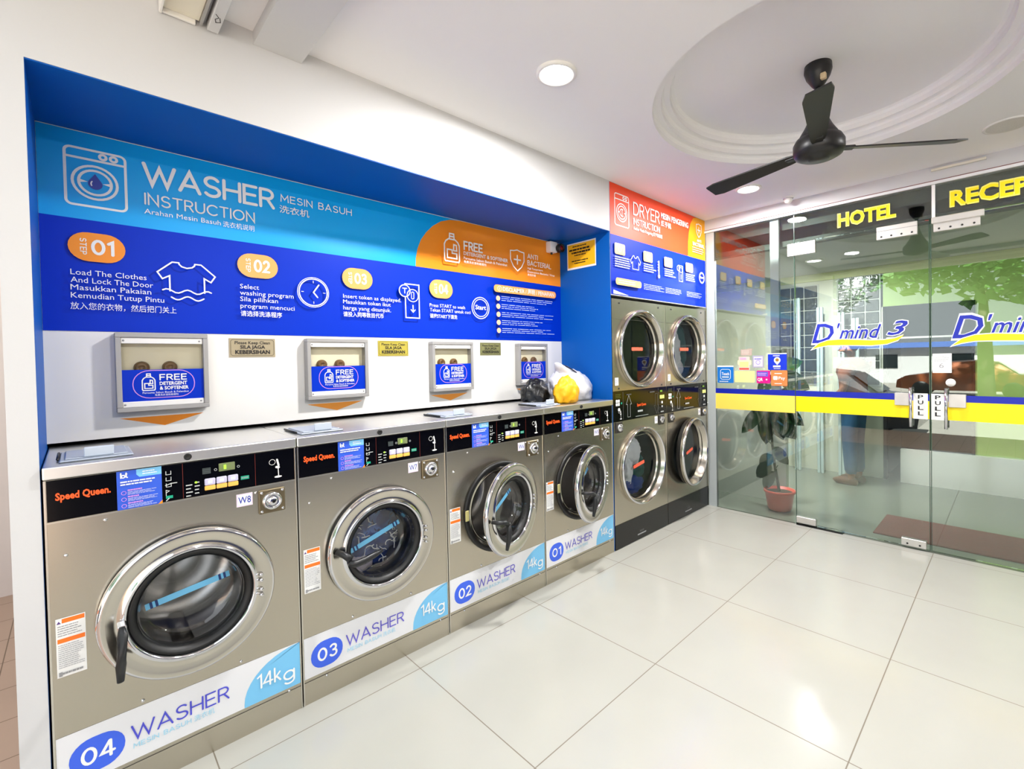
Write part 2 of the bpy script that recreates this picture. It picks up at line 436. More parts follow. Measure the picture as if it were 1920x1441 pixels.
MB().box(-.3, XG, -1.7, -1.6, 0, ZC, M('right_wall_taupe', (150, 146, 138), .6, var=.05)).build('wall_right', kind='structure'); MB().box(-.3, XG, -1.6, -1.59, 0, 1.15, M('added_dark_navy', (16, 34, 84), .5)).build('wall_right_added_dark', kind='structure')  # navy strip added out of view to darken what the washer steel reflects

# ceiling with a stepped oval tray
EC, EA, EB = (2.742, .718), .877, .822
n = 96; m = MB(); vs = []; fs = []
x0, x1, y0, y1 = -.3, XG, -1.6, D
for k in range(n):
    t = 2 * pi * (k + .5) / n; c, q = cos(t), sin(t)
    vs.append((EC[0] + EA * c, EC[1] + EB * q, ZC))
    tx = ((x1 if c > 0 else x0) - EC[0]) / (EA * c); ty = ((y1 if q > 0 else y0) - EC[1]) / (EB * q); u = min(tx, ty)
    vs.append((EC[0] + EA * u * c, EC[1] + EB * u * q, ZC))
cor = [(x1, y1), (x0, y1), (x0, y0), (x1, y0)]
for a in cor: vs.append((a[0], a[1], ZC))
ang = [atan2((a[1] - EC[1]) / EB, (a[0] - EC[0]) / EA) % (2 * pi) for a in cor]
for k in range(n):
    k2 = (k + 1) % n; a = 2 * pi * (k + .5) / n; b = a + 2 * pi / n; f = [2 * k, 2 * k + 1]
    for ci, g in enumerate(ang):
        if a < g < b or a < g + 2 * pi < b: f.append(2 * n + ci)
    f += [2 * k2 + 1, 2 * k2]; fs.append(f)
m.add(vs, fs, CEIL)
prof = [(1., ZC), (1., ZC + .03), (.994, ZC + .04), (.98, ZC + .045), (.944, ZC + .046), (.944, ZC + .075), (.938, ZC + .085), (.924, ZC + .09), (.888, ZC + .091), (.887, ZC + .12), (.878, ZC + .135), (.86, ZC + .142), (.0, ZC + .142)]
vs = []; fs = []
for r, z in prof:
    for k in range(n):
        t = 2 * pi * (k + .5) / n; vs.append((EC[0] + EA * r * cos(t), EC[1] + EB * r * sin(t), z))
for i in range(len(prof) - 1):
    for k in range(n): fs.append((i * n + k, i * n + (k + 1) % n, (i + 1) * n + (k + 1) % n, (i + 1) * n + k))
m.add(vs, fs, CEIL, False)
m.box(x0, x1, y0, y1, ZC + .2, ZC + .3, CEIL)
m.build('ceiling', kind='structure')
ZT = ZC + .142
# ceiling beam near the shop front
MB().box(.535, .715, -1.6, D, ZC - .052, ZC, WHITE).build('trim_1', kind='structure')
# lintel and top rail over the glass front
m = MB(); m.box(XG - .02, XG + .12, -1.6, D, 2.705, ZC, WHITE); m.box(XG - .03, XG + .03, -1.6, D, 2.683, 2.705, M('rail_white', (235, 235, 236), .35)); m.box(XG - .031, XG - .029, -1.6, D, 2.703, 2.708, M('rail_line', (120, 70, 62), .6))
m.build('trim_2', kind='structure')
MB().box(-.34, -.24, -1.6, D, ZC - .06, 3.6, WHITE).build('trim_3', kind='structure')

# roller shutter casing at the shop front
t = thing('shutter_housing', 'cream roller shutter housing under the ceiling by the shop front', 'shutter housing', (.24, .0, ZC - .002), kind=None)
m = MB(); m.rbox(.012, .155, -1.5, 2.15, -.055, -.004, CREAM, .004); m.build('casing_panel', t)
m = MB(); m.rbox(0, .012, -1.5, 2.158, -.075, 0, WPL, .003); m.rbox(.012, .14, 2.15, 2.162, -.07, -.01, WPL, .003); m.build('edge_strip', t)
m = MB(); m.box(.155, .166, -1.5, 2.155, -.065, 0, ALU); m.box(.172, .178, -1.5, 2.155, -.05, 0, GREY); m.box(.166, .185, -1.5, 2.15, -.03, 0, WPL); m.build('guide_channel', t)
m = MB(); m.rbox(.185, .232, -1.5, 2.155, -.072, 0, WHITE, .003); m.build('fascia', t)
a = Art(); a.stroke([(.195, -2.035), (.21, -2.05), (.199, -2.066), (.206, -2.085), (.222, -2.075), (.214, -2.05)], .0035, BK)
o = a.build('pen_scrawl', t, (0, 0, -.0725), '-z'); t.scale = (.76, 1, 1)

# side wall and walkway outside the shop front
MB().box(-3, -.155, 4.65, 4.8, 0, 3.4, M('outer_wall', (226, 212, 204), .6, var=.03)).build('wall_front', kind='structure')
m = MB(); m.box(-2.2, -.3, -4, 4.7, -.1, 0, PAVE); m.box(-.3, -.155, D + .02, 4.7, -.1, 0, PAVE); m.build('floor_walkway', kind='structure')
MB().box(-60, -2.2, -40, 40, -.4, -.3, M('asphalt', (150, 147, 141), .9, var=.12, scale=2)).build('street', kind='structure')

# ------------------------------------------------------------------ lobby behind the glass
LX = 6.7
LIME = M('lime_paint', (166, 196, 108), .55, var=.03)
LGREY = M('lobby_grey', (168, 174, 166), .6)
MB().box(XG - .01, 9, -2.7, 3.6, -.1, 0, LFLOOR).build('floor_lobby', kind='structure')
m = MB(); m.box(XG + .12, 9, -2.7, 3.6, 2.5, 2.6, LGREY); m.box(XG + .12, XG + .2, -2.7, 3.6, 2.45, ZC, M('bulkhead', (74, 82, 76), .6)); m.build('ceiling_lobby', kind='structure')
LCR = M('lobby_cream', (206, 208, 190), .6)
m = MB(); m.box(LX, LX + .1, -2.7, .3, 0, 2.5, LIME); m.box(LX, LX + .1, .3, 1.12, 2.02, 2.5, LIME); m.box(LX, LX + .1, 1.1, 3.6, 0, 2.5, LCR)
m.box(LX - .03, LX + .005, -2.7, 3.6, 2.41, 2.5, M('lime_cornice', (206, 214, 150), .5)); m.build('wall_lobby_back', kind='structure')
MB().box(XG + .1, LX, 3.2, 3.3, 0, 2.5, M('lobby_side', (206, 206, 190), .6)).build('wall_lobby_left', kind='structure')
MB().box(XG + .1, LX, -2.7, -2.6, 0, 2.5, LIME).build('wall_lobby_right', kind='structure')
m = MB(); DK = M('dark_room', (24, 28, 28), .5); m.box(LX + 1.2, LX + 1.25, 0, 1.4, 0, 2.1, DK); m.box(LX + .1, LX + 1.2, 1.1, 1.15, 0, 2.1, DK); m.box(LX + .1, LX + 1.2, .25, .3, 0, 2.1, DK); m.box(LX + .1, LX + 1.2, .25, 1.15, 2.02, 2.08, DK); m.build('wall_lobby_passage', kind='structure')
d = thing('door_3', 'dark doorway with grey transom in the lime lobby wall', 'doorway', (LX, .7, 0), kind='structure')
m = MB(); m.box(-.012, .1, -.40, -.37, 0, 2.02, BLACK); m.box(-.012, .1, .37, .40, 0, 2.02, BLACK); m.box(-.012, .1, -.4, .4, 1.99, 2.02, BLACK); m.build('door_frame', d)
m = MB(); m.box(.02, .05, -.37, .37, 1.66, 1.99, BLACK); m.box(-.0, .06, -.37, .37, 1.64, 1.66, WPL); m.build('transom_panel', d)
MB().box(4.97, 5.05, 1.62, 3.2, 0, .96, M('half_wall_white', (224, 226, 216), .5)).build('wall_lobby_half', kind='structure')
MB().box(6.62, 6.7, -.2, .93, .0, .38, M('step_white', (226, 224, 216), .5)).build('trim_8', kind='structure')
# glass block windows
GB = M('glass_block', (86, 90, 86), .08, 0, .9, var=.35, scale=26, bump=.5, bscale=22)
JT = M('block_mortar', (188, 192, 184), .6)
def blocks(name, yb, yt, z0, z1, cols):
    w = (yt - yb) / cols; rows = round((z1 - z0) / w); h = (z1 - z0) / rows
    t = thing(name, 'glass block window of the lobby', 'window', (LX, 0, 0), kind='structure')
    MB().box(-.012, 0, yb - .01, yt + .01, z0 - .01, z1 + .01, JT).build('window_frame', t)
    m = MB()
    for i in range(cols):
        for j in range(rows): m.rbox(-.022, -.005, yb + i * w + .006, yb + (i + 1) * w - .006, z0 + j * h + .006, z0 + (j + 1) * h - .006, GB, .006, 1)
    m.build('glass_blocks', t)
blocks('window_4', 1.13, 1.56, 1.1, 2.41, 3); blocks('window_5', 1.78, 2.26, 1.1, 2.36, 3)
PST = M('pale_post', (196, 214, 212), .4)
for k, (y, z) in enumerate(((1.98, 2.2), (1.72, 2.06), (1.49, 1.98), (1.34, 1.9))):
    m = MB(); m.rbox(6.52, 6.56, y - .035, y - .004, 0, z, PST, .004, 1); m.rbox(6.52, 6.56, y + .004, y + .035, 0, z, PST, .004, 1); m.build('trim_%d' % (4 + k), kind='structure')

# ------------------------------------------------------------------ glass front
def pane(m, ya, yb, za, zb): return m.box(XG - .006, XG + .006, ya, yb, za, zb, PANE)
EDGE = M('glass_edge', (60, 84, 74), .2)
w1 = thing('window_1', 'fixed glass pane beside the dryers with blue and yellow band', 'window', kind='structure')
pane(MB(), 1.357, 2.155, .0, 2.683).build('glass_pane', w1)
m = MB(); m.box(XG - .012, XG + .03, 2.075, 2.155, 0, 2.683, M('post_grey', (176, 182, 182), .4)); m.box(XG + .02, XG + .06, 1.492, 1.565, 1.12, 2.683, M('post_white', (226, 230, 234), .4)); m.build('window_frame', w1)
MB().box(XG - .007, XG + .007, 1.3535, 1.3575, 0, 2.683, EDGE).build('glass_edge', w1)
a = Art(); a.rect(-2.155, .968, -1.358, 1.117, BAND_Y2); a.build('yellow_band', w1, (XG - .0065, 0, 0), '-x')
a = Art(); a.rect(-2.155, 1.117, -1.358, 1.165, BAND_B); a.build('blue_band', w1, (XG - .0065, 0, 0), '-x')

w2 = thing('window_2', 'glass transom over the doors with yellow letters', 'window', kind='structure')
pane(MB(), .43, 1.353, 2.446, 2.683).build('glass_pane', w2); pane(MB(), -.6, .41, 2.446, 2.683).build('glass_pane', w2)
MB().box(XG - .014, XG + .014, .41, .43, 2.44, 2.74, WPL).build('window_frame', w2)
m = MB(); m.box(XG - .04, XG - .022, .14, .43, 2.775, 2.79, CREAM); m.build('rail_bracket', w2)
YO = M('letter_pale_yellow', (252, 236, 110), .4)
for nm, u0, v0, u1, v1, tx in (('hotel_letters', -1.022, 2.514, -.645, 2.603, 'HOTEL'), ('reception_letters', -.326, 2.512, .40, 2.603, 'RECEPTION')):
    a = Art()
    a.text(tx, u0 - .006, v0 - .006, u1 + .006, v1 + .006, YO, .05, 0); a.text(tx, u0, v0, u1, v1, BAND_Y, .028, 0)
    a.build(nm, w2, (XG - .0065, 0, 0), '-x')

def script(a, u, s):
    """slanted shop lettering with a yellow swoosh under it"""
    f = lambda x: u + (x + 1.227) * s
    OUT = M('letter_white', (240, 242, 246), .4); IN = M('letter_navy', (16, 34, 160), .4)
    for off, mm, e in ((.045, OUT, .007), (.012, IN, 0)):
        a.text('D', f(-1.222 - e), 1.573 - e, f(-1.058 + e), 1.727 + e, mm, off, .28)
        a.text("'", f(-1.035 - e), 1.685 - e, f(-1.012 + e), 1.727 + e, mm, off, .3, ink=True)
        a.text('mind', f(-1.02 - e), 1.598 - e, f(-.735 + e), 1.70 + e, mm, off * .8, .34)
        a.text('3', f(-.70 - e), 1.612 - e, f(-.572 + e), 1.72 + e, mm, off, .38, ink=True)
    top = [(-1.224, 1.517), (-1.17, 1.566), (-1.10, 1.590), (-1.0, 1.594), (-.9, 1.586), (-.8, 1.578), (-.72, 1.578), (-.65, 1.588), (-.594, 1.610)]
    bot = [(-.63, 1.572), (-.70, 1.546), (-.8, 1.538), (-.9, 1.543), (-1.0, 1.547), (-1.1, 1.548), (-1.17, 1.536)]
    k = lambda p, e=0: (f(p[0]), p[1] + e)
    a.poly([k((-1.235, 1.508))] + [k(p, .006) for p in top] + [k(p, -.006) for p in bot], OUT)
    a.poly([k(p) for p in top + bot], BAND_Y)

def glass_door(name, label, y0, y1, hinge_left):
    d = thing(name, label, 'door', kind='structure')
    pane(MB(), y0, y1, .012, 2.44).build('glass_pane', d)
    a = Art(); a.rect(-y1, .985, -y0, 1.117, BAND_Y); a.build('yellow_band', d, (XG - .0065, 0, 0), '-x')
    a = Art(); a.rect(-y1, 1.117, -y0, 1.165, BAND_B); a.build('blue_band', d, (XG - .0065, 0, 0), '-x')
    return d
SATIN = M('satin_metal', (214, 210, 204), .34, .6)
d1 = glass_door('door_1', 'glass door with whole slanted letters beside the fixed pane', .446, 1.351, True)
d2 = glass_door('door_2', 'glass door with the paper notice at the right edge of the view', -.47, .436, False)
a = Art(); script(a, -1.227, 1.0); a.build('shop_lettering', d1, (XG - .0068, 0, 0), '-x')
a = Art(); script(a, -.325, 1.0); a.build('shop_lettering', d2, (XG - .0068, 0, 0), '-x')
MB().box(XG - .007, XG + .007, .4345, .4385, .012, 2.44, EDGE).build('glass_edge', d2); MB().box(XG - .007, XG + .007, .444, .4475, .012, 2.44, EDGE).build('glass_edge', d1)
def patch(d, ya, yb, za, zb, name, screws=0, split=False):
    m = MB(); m.rbox(XG - .02, XG + .02, ya, yb, za, zb, SATIN, .003, 1)
    if split: m.box(XG - .0205, XG - .0195, ya, yb, zb - .036, zb - .034, BK)
    o = m.build(name, d)
    for k in range(screws):
        y = ya + (yb - ya) * (k + .5) / screws
        MB().lathe([(.007, 0), (.006, -.003), (0, -.003)], BK, (XG - .02, y, za + .018 + (zb - za) * .02), 'x', 10).build('screw', o)
patch(d1, .512, .762, 2.348, 2.446, 'top_patch_fitting', 4, True); patch(d2, .17, .42, 2.342, 2.44, 'top_patch_fitting', 4, True)
MB().rbox(XG - .035, XG - .006, .15, .43, 2.40, 2.445, SATIN, .004, 1).build('door_closer_cover', d2)
patch(d1, 1.19, 1.408, 2.33, 2.436, 'corner_patch_fitting', 0, True)
patch(d1, 1.2, 1.352, .015, .072, 'bottom_patch_fitting'); patch(d1, .466, .616, .018, .074, 'bottom_patch_fitting', 2)
MB().box(XG - .03, XG + .03, 1.0, 1.35, 0, .01, BLACK).build('floor_spring_plate', d1)
for d, y, u0, u1, lk0, lk1 in ((d1, .552, -.541, -.456, .565, .654), (d2, .35, -.436, -.364, .245, .34)):
    MB().tube([(XG - .05, y, .925), (XG - .05, y, 1.215)], .0105, CHROME, 14).build('pull_handle', d)
    for z in (.955, 1.19): MB().tube([(XG - .05, y, z), (XG - .004, y, z)], .008, CHROME, 10).build('handle_standoff', d)
    a = Art(); a.rect(u0, .982, u1, 1.172, TW)
    c = (u0 + u1) / 2
    for k, ch in enumerate('PULL'): a.text(ch, c - .015, 1.133 - k * .041, c + .017, 1.160 - k * .041, BK, .02)
    a.build('pull_label', d, (XG - .0072, 0, 0), '-x')
    MB().rbox(XG - .016, XG + .016, lk0, lk1, 1.078, 1.173, SATIN, .003, 1).build('lock_case', d)
a = Art(); a.rect(-.428, 1.325, -.322, 1.464, TW); a.text('6', -.392, 1.36, -.365, 1.395, GREY, 0, 0, ink=True); a.lines(-.42, 1.405, -.33, 1.45, 4, GREY, 4, .2); a.build('paper_notice', d2, (XG - .0072, 0, 0), '-x')
MB().lathe([(.028, 0), (.026, -.005), (0, -.006)], WPL, (XG - .007, .328, 1.255), 'x', 24).build('round_disc', d2)
w3 = thing('window_3', 'plain fixed glass pane beyond the second door', 'window', kind='structure')
pane(MB(), -1.595, -.474, 0, 2.683).build('glass_pane', w3)

# payment stickers on the fixed pane
def sticker(label, u0, v0, u1, v1, base, fn, group='stickers on the fixed glass pane'):
    a = Art(); a.rrect(u0, v0, u1, v1, .008, base); fn(a, u0, v0, u1, v1)
    tag(a.build('payment_sticker', None, (XG - .0066, 0, 0), '-x'), label, 'sticker', group)
def st_blue(a, u0, v0, u1, v1):
    a.rect(u0, v1 - .012, u1, v1, TW); a.rring(u0 + .03, v0 + .035, u1 - .03, v1 - .035, .02, .004, TW)
    a.text('Touch', u0 + .043, v0 + .075, u1 - .043, v0 + .102, TW, .02); a.rect(u0 + .045, v0 + .052, u1 - .045, v0 + .062, TW); a.lines(u0 + .02, v0 + .008, u1 - .02, v0 + .022, 1, TW, 1)
sticker('mid blue square payment sticker with rounded white outline', -2.055, 1.218, -1.897, 1.384, M('pay_blue', (20, 112, 196), .35), st_blue)
sticker('blank pale yellow rounded sticker just above the yellow band', -1.885, 1.228, -1.70, 1.334, M('pay_yellow', (246, 242, 150), .4), lambda a, *q: None)
def st_mag(a, u0, v0, u1, v1): a.rect(u0 + .004, v0 + .062, u1 - .02, v1 - .01, VIO); a.lines(u0 + .01, v0 + .068, u1 - .03, v1 - .018, 2, PINK, 2); a.text('QR', u0 + .008, v0 + .022, u0 + .055, v0 + .048, TW, .02); a.disc(u1 - .032, v0 + .035, .007, TW)
sticker('magenta payment sticker with a violet upper half', -1.683, 1.222, -1.563, 1.338, M('pay_magenta', (214, 10, 130), .35), st_mag)
def st_or(a, u0, v0, u1, v1):
    a.lines(u0 + .03, v1 - .036, u1 - .03, v1 - .02, 1, TW, 3); a.rrect(u0 + .018, v0 + .052, u0 + .056, v0 + .086, .008, TW); a.text('Pay', u0 + .064, v0 + .056, u0 + .118, v0 + .082, TW, .01); a.lines(u0 + .03, v0 + .012, u1 - .03, v0 + .026, 1, TW, 4)
sticker('bright orange payment sticker reading Pay', -1.556, 1.203, -1.419, 1.34, M('pay_orange', (250, 128, 70), .35), st_or)
def st_nv(a, u0, v0, u1, v1):
    a.rect(u0, v1 - .008, u1, v1, TW); a.lines(u0 + .045, v1 - .03, u1 - .045, v1 - .014, 1, TW, 3); a.poly(arc((u0 + u1) / 2, v0 + .088, .028, .028, -30, 210, 14) + [((u0 + u1) / 2, v0 + .045)], TW); a.disc((u0 + u1) / 2, v0 + .09, .015, M('pin_brown', (150, 110, 40), .4)); a.lines(u0 + .045, v0 + .024, u1 - .045, v0 + .042, 1, TW, 5, .9); a.lines(u0 + .05, v0 + .008, u1 - .05, v0 + .018, 1, TW, 6)
sticker('royal blue sticker with a white map pin', -1.582, 1.343, -1.423, 1.493, M('pay_royal', (14, 48, 190), .35), st_nv)
def st_lil(a, u0, v0, u1, v1): a.rect(u0 + .012, v0 + .012, u1 - .012, v1 - .012, M('lilac', (205, 198, 232), .4)); a.ring((u0 + u1) / 2, v0 + .05, .018, .003, VIO); a.lines(u0 + .02, v1 - .04, u1 - .02, v1 - .022, 1, VIO, 2)
sticker('small lilac sticker in a grey border', -1.72, 1.363, -1.617, 1.476, M('pay_grey', (160, 158, 172), .4), st_lil)
def st_pk(a, u0, v0, u1, v1): a.rrect(u0 - .012, v0 + .05, u1 + .014, v0 + .095, .01, M('pay_peach', (250, 214, 176), .4)); a.rect(u0 + .008, v0 + .03, u1 - .01, v0 + .08, M('pay_lemon', (248, 232, 140), .4)); a.rect(u0 + .004, v0 + .006, u1 - .006, v0 + .022, M('pay_red', (226, 84, 70), .4)); a.lines(u0 + .012, v0 + .096, u1 - .02, v0 + .12, 2, PINK, 9)
sticker('pink and cream tee shaped sticker with a red foot', -1.845, 1.34, -1.745, 1.467, M('pay_pink', (246, 196, 186), .4), st_pk)
sticker('small taupe card sticker, topmost above the pink one', -1.826, 1.477, -1.724, 1.536, M('pay_taupe', (178, 158, 146), .5), lambda a, u0, v0, u1, v1: a.lines(u0 + .008, v0 + .01, u1 - .008, v1 - .008, 3, M('pay_taupe_light', (206, 190, 180), .5), 8))

# ------------------------------------------------------------------ washer instruction banner on the back board
def rot90(cu, cv):      # print turned a quarter clockwise about (cu, cv)
    return lambda u, v: (cu + (v - cv), cv - (u - cu))
def bottle(a, u0, v0, u1, v1, w, m):
    W = u1 - u0; H = v1 - v0; f = lambda x, y: (u0 + x * W, v0 + y * H)
    a.stroke([f(*p) for p in [(.0, .06), (.05, 0), (.95, 0), (1, .06), (1, .6), (.9, .72), (.72, .8), (.28, .8), (.1, .72), (0, .6)]], w, m, closed=True)
    a.stroke([f(*p) for p in [(.34, .8), (.36, 1), (.64, 1), (.66, .8)]], w, m); a.stroke([f(.35, .9), f(.65, .9)], w, m)
    a.stroke([f(*p) for p in [(.18, .42), (.5, .42), (.5, .3), (.82, .3), (.82, .12), (.18, .12)]], w, m, closed=True)
    a.stroke([f(*p) for p in [(.6, .4), (.62, .62), (.8, .6), (.82, .4)]], w, m, closed=True)
def shield(a, cu, v0, v1, w, sw, m):
    H = v1 - v0; h = w / 2
    a.stroke([(cu, v1), (cu + h * .5, v1 - .06 * H), (cu + h, v1 - .08 * H), (cu + h, v0 + .5 * H), (cu + h * .6, v0 + .2 * H), (cu, v0), (cu - h * .6, v0 + .2 * H), (cu - h, v0 + .5 * H), (cu - h, v1 - .08 * H), (cu - h * .5, v1 - .06 * H)], sw, m, closed=True)
    c = v0 + .53 * H; a.stroke([(cu, c - .2 * H), (cu, c + .2 * H)], sw * 1.3, m); a.stroke([(cu - .2 * H, c), (cu + .2 * H, c)], sw * 1.3, m)
def machine_icon(a, u0, v0, u1, v1, sw, drop=True):
    W = u1 - u0; H = v1 - v0
    a.rring(u0, v0, u1, v1, .1 * W, sw, TW); hv = v1 - .17 * H; a.stroke([(u0, hv), (u1, hv)], sw, TW)
    for q in (.62, .80): a.ring(u0 + q * W, v1 - .085 * H, .055 * W, sw, TW)
    cu, cv = u0 + .48 * W, v0 + .43 * H
    a.ring(cu, cv, .37 * W, sw, TW); a.ring(cu, cv, .27 * W, sw, TW)
    a.stroke([(cu - .26 * W, cv + .02 * W), (cu - .17 * W, cv), (cu - .26 * W, cv - .02 * W)], sw * .7, TW); a.stroke([(cu + .26 * W, cv + .02 * W), (cu + .17 * W, cv), (cu + .26 * W, cv - .02 * W)], sw * .7, TW)
    if drop:
        a.poly(arc(cu, cv - .03 * W, .12 * W, .12 * W, -210, 30, 14) + [(cu, cv + .2 * W)], M('drop_blue', (10, 50, 160), .3)); a.stroke(arc(cu, cv - .03 * W, .07 * W, .08 * W, 140, 210), sw * .5, TW)
    else:
        a.stroke(arc(cu, cv, .15 * W, .15 * W, 60, 300), sw * .8, TW); a.stroke([(cu, cv - .1 * W), (cu, cv + .14 * W)], sw * .8, TW)
def pill(a, u0, v0, u1, v1, num, m, tag_='STEP'):
    r = (v1 - v0) / 2; a.rrect(u0, v0, u1, v1, r, m); W = u1 - u0; H = v1 - v0
    cu, cv = u0 + .26 * W, (v0 + v1) / 2
    a.st('STEP', cu - .28 * H, cv - .085 * H, cu + .28 * H, cv + .085 * H, TW, .15, .3, rot90(cu, cv))
    a.st(num, u0 + .39 * W, v0 + .24 * H, u0 + .80 * W, v1 - .22 * H, TW, .17, .34)
a = Art(); L, Rr = NX0 + .002, NX1 - .006
a.rect(L, 2.075, Rr, NZ - .004, CY); a.rect(L, 1.623, Rr, 2.0765, BL)
a.poly([(1.53, 2.0765), (1.532, 2.13), (1.545, 2.19), (1.57, 2.25), (1.61, 2.305), (1.66, 2.355), (1.72, 2.395), (1.79, 2.42), (1.87, 2.428), (Rr, 2.428), (Rr, 2.0765)], ORG)
machine_icon(a, -.012, 2.133, .169, 2.362, .009)
a.st('WASHER', .222, 2.262, .737, 2.362, TW, .14, .22); a.st('INSTRUCTION', .227, 2.177, .646, 2.229, TW, .12, .26)
a.text('Arahan Mesin Basuh', .226, 2.139, .503, 2.16, TW, 0); a.text('洗衣机说明', .512, 2.134, .642, 2.162, TW, 0, 0, ink=True)
a.st('MESIN BASUH', .763, 2.309, 1.13, 2.347, TW, .13, .3); a.text('洗衣机', .757, 2.252, .901, 2.292, TW, .01, 0, ink=True)
pill(a, -.012, 1.907, .16, 2.024, '01', ORG); pill(a, .564, 1.905, .741, 2.022, '02', ORG2); pill(a, 1.064, 1.897, 1.240, 2.014, '03', ORG2); pill(a, 1.616, 1.888, 1.792, 2.007, '04', ORG2)
def rows(a, rs):
    for tx, u0, u1, v in rs: a.text(tx, u0, v, u1, v + .0215, TW, 0)
rows(a, [('Load The Clothes', -.007, .225, 1.848), ('And Lock The Door', -.007, .246, 1.817), ('Masukkan Pakaian', -.008, .239, 1.787), ('Kemudian Tutup Pintu', -.008, .282, 1.755)])
a.text('放入您的衣物，然后把门关上', -.01, 1.708, .324, 1.738, TW, 0, 0, ink=True)
rows(a, [('Select', .571, .652, 1.846), ('washing program', .570, .809, 1.815), ('Sila pilihkan', .570, .735, 1.785), ('program mencuci', .570, .812, 1.752)])
a.text('请选择洗涤程序', .57, 1.711, .752, 1.739, TW, .01, 0, ink=True)
rows(a, [('Insert token as displayed.', 1.064, 1.414, 1.840), ('Masukkan token ikut', 1.063, 1.345, 1.809), ('harga yang ditunjuk.', 1.063, 1.347, 1.775)])
a.text('请投入同等数目代币', 1.062, 1.735, 1.299, 1.764, TW, .01, 0, ink=True)
rows(a, [('Press START to wash', 1.611, 1.884, 1.827), ('Tekan START untuk cuci', 1.611, 1.929, 1.797)])
a.text('请按START下清洗', 1.611, 1.755, 1.819, 1.784, TW, .01, 0, ink=True)
def tee(a, cu, v0, v1, W, sw, waves=True):
    H = v1 - v0; f = lambda x, y: (cu + x * W, v0 + y * H)
    a.stroke([f(*p) for p in [(-.3, .0), (-.3, .52), (-.42, .4), (-.5, .62), (-.25, 1), (-.14, 1)]] + [f(.14 * cos(radians(t)), 1 + .14 * sin(radians(t)) * 1.2) for t in (200, 230, 270, 310, 340)] + [f(*p) for p in [(.14, 1), (.25, 1), (.5, .62), (.42, .4), (.3, .52), (.3, 0)]], sw, TW)
    if waves:
        for dv, k in ((0, .42), (-.03, .28)):
            a.stroke([(cu + x * W, v0 + dv + .008 * cos(x * 18)) for x in [-k + 2 * k * i / 16 for i in range(17)]], sw, TW)
tee(a, .366, 1.809, 1.937, .21, .006)
a.ring(.906, 1.855, .079, .003, TW); a.ring(.906, 1.855, .071, .006, TW); a.stroke([(.934, 1.896), (.906, 1.855), (.926, 1.83)], .007, TW)
for k in range(4): t = pi / 2 * k; a.stroke([(.906 + .05 * cos(t), 1.855 + .05 * sin(t)), (.906 + .06 * cos(t), 1.855 + .06 * sin(t))], .003, TW)
a.stroke([(1.439, 1.955), (1.534, 1.955), (1.534, 1.748), (1.441, 1.748)], .007, TW, closed=True); a.disc(1.436, 1.912, .036, BL); a.ring(1.436, 1.912, .036, .006, TW); a.st('T', 1.42, 1.895, 1.452, 1.93, TW, .18)
a.ring(1.489, 1.886, .038, .005, TW); a.rring(1.48, 1.865, 1.497, 1.908, .008, .004, TW); a.stroke([(1.489, 1.825), (1.489, 1.785)], .007, TW); a.stroke([(1.475, 1.798), (1.489, 1.783), (1.503, 1.798)], .006, TW)
a.ring(2.011, 1.843, .074, .006, TW); a.ring(2.011, 1.843, .06, .005, TW); a.text('Start', 1.965, 1.832, 2.057, 1.862, TW, .02)
a.rrect(2.132, 1.968, 2.775, 2.022, .026, ORG2); a.ring(2.185, 1.995, .018, .003, TW); a.rect(2.183, 1.985, 2.187, 2.004, TW); a.text('DISCLAIMER / 声明 / PENAFIAN', 2.215, 1.981, 2.752, 2.010, TW, .012)
for k in range(5):
    v = 1.924 - k * .0583; a.disc(2.168, v, .019, M('bullet', (255, 196, 160), .4)); a.lines(2.198, v - .02, 2.745 - .12 * (k % 2), v + .022, 3, M('print_soft_white', (206, 214, 240), .4), 20 + k, .25)
bottle(a, 1.722, 2.135, 1.838, 2.318, .009, TW); a.st('FREE', 1.872, 2.225, 2.034, 2.288, TW, .17, .3); a.text('DETERGENT & SOFTENER', 1.871, 2.192, 2.263, 2.216, TW, .02)
a.text('Percuma Sabun Basuh & Pelembut', 1.871, 2.163, 2.255, 2.181, TW, 0); a.text('免费洗衣液和柔顺剂', 1.871, 2.138, 2.06, 2.156, TW, 0, 0, ink=True)
shield(a, 2.355, 2.142, 2.298, .135, .008, TW); a.st('ANTI', 2.457, 2.249, 2.568, 2.286, TW, .14, .3); a.st('BACTERIAL', 2.455, 2.197, 2.714, 2.236, TW, .14, .26)
a.text('High Temperature', 2.455, 2.168, 2.62, 2.183, TW, 0); a.text('Destruction Bacteria / Virus', 2.455, 2.142, 2.75, 2.157, TW, 0); a.text('高温杀菌', 2.454, 2.117, 2.54, 2.134, TW, 0, 0, ink=True)
o = a.build('instruction_banner', None, (0, NB - .0015, 0), '-y', (BL, .001)); tag(o, 'wide cyan and blue washer instruction banner inside the blue recess', 'banner')

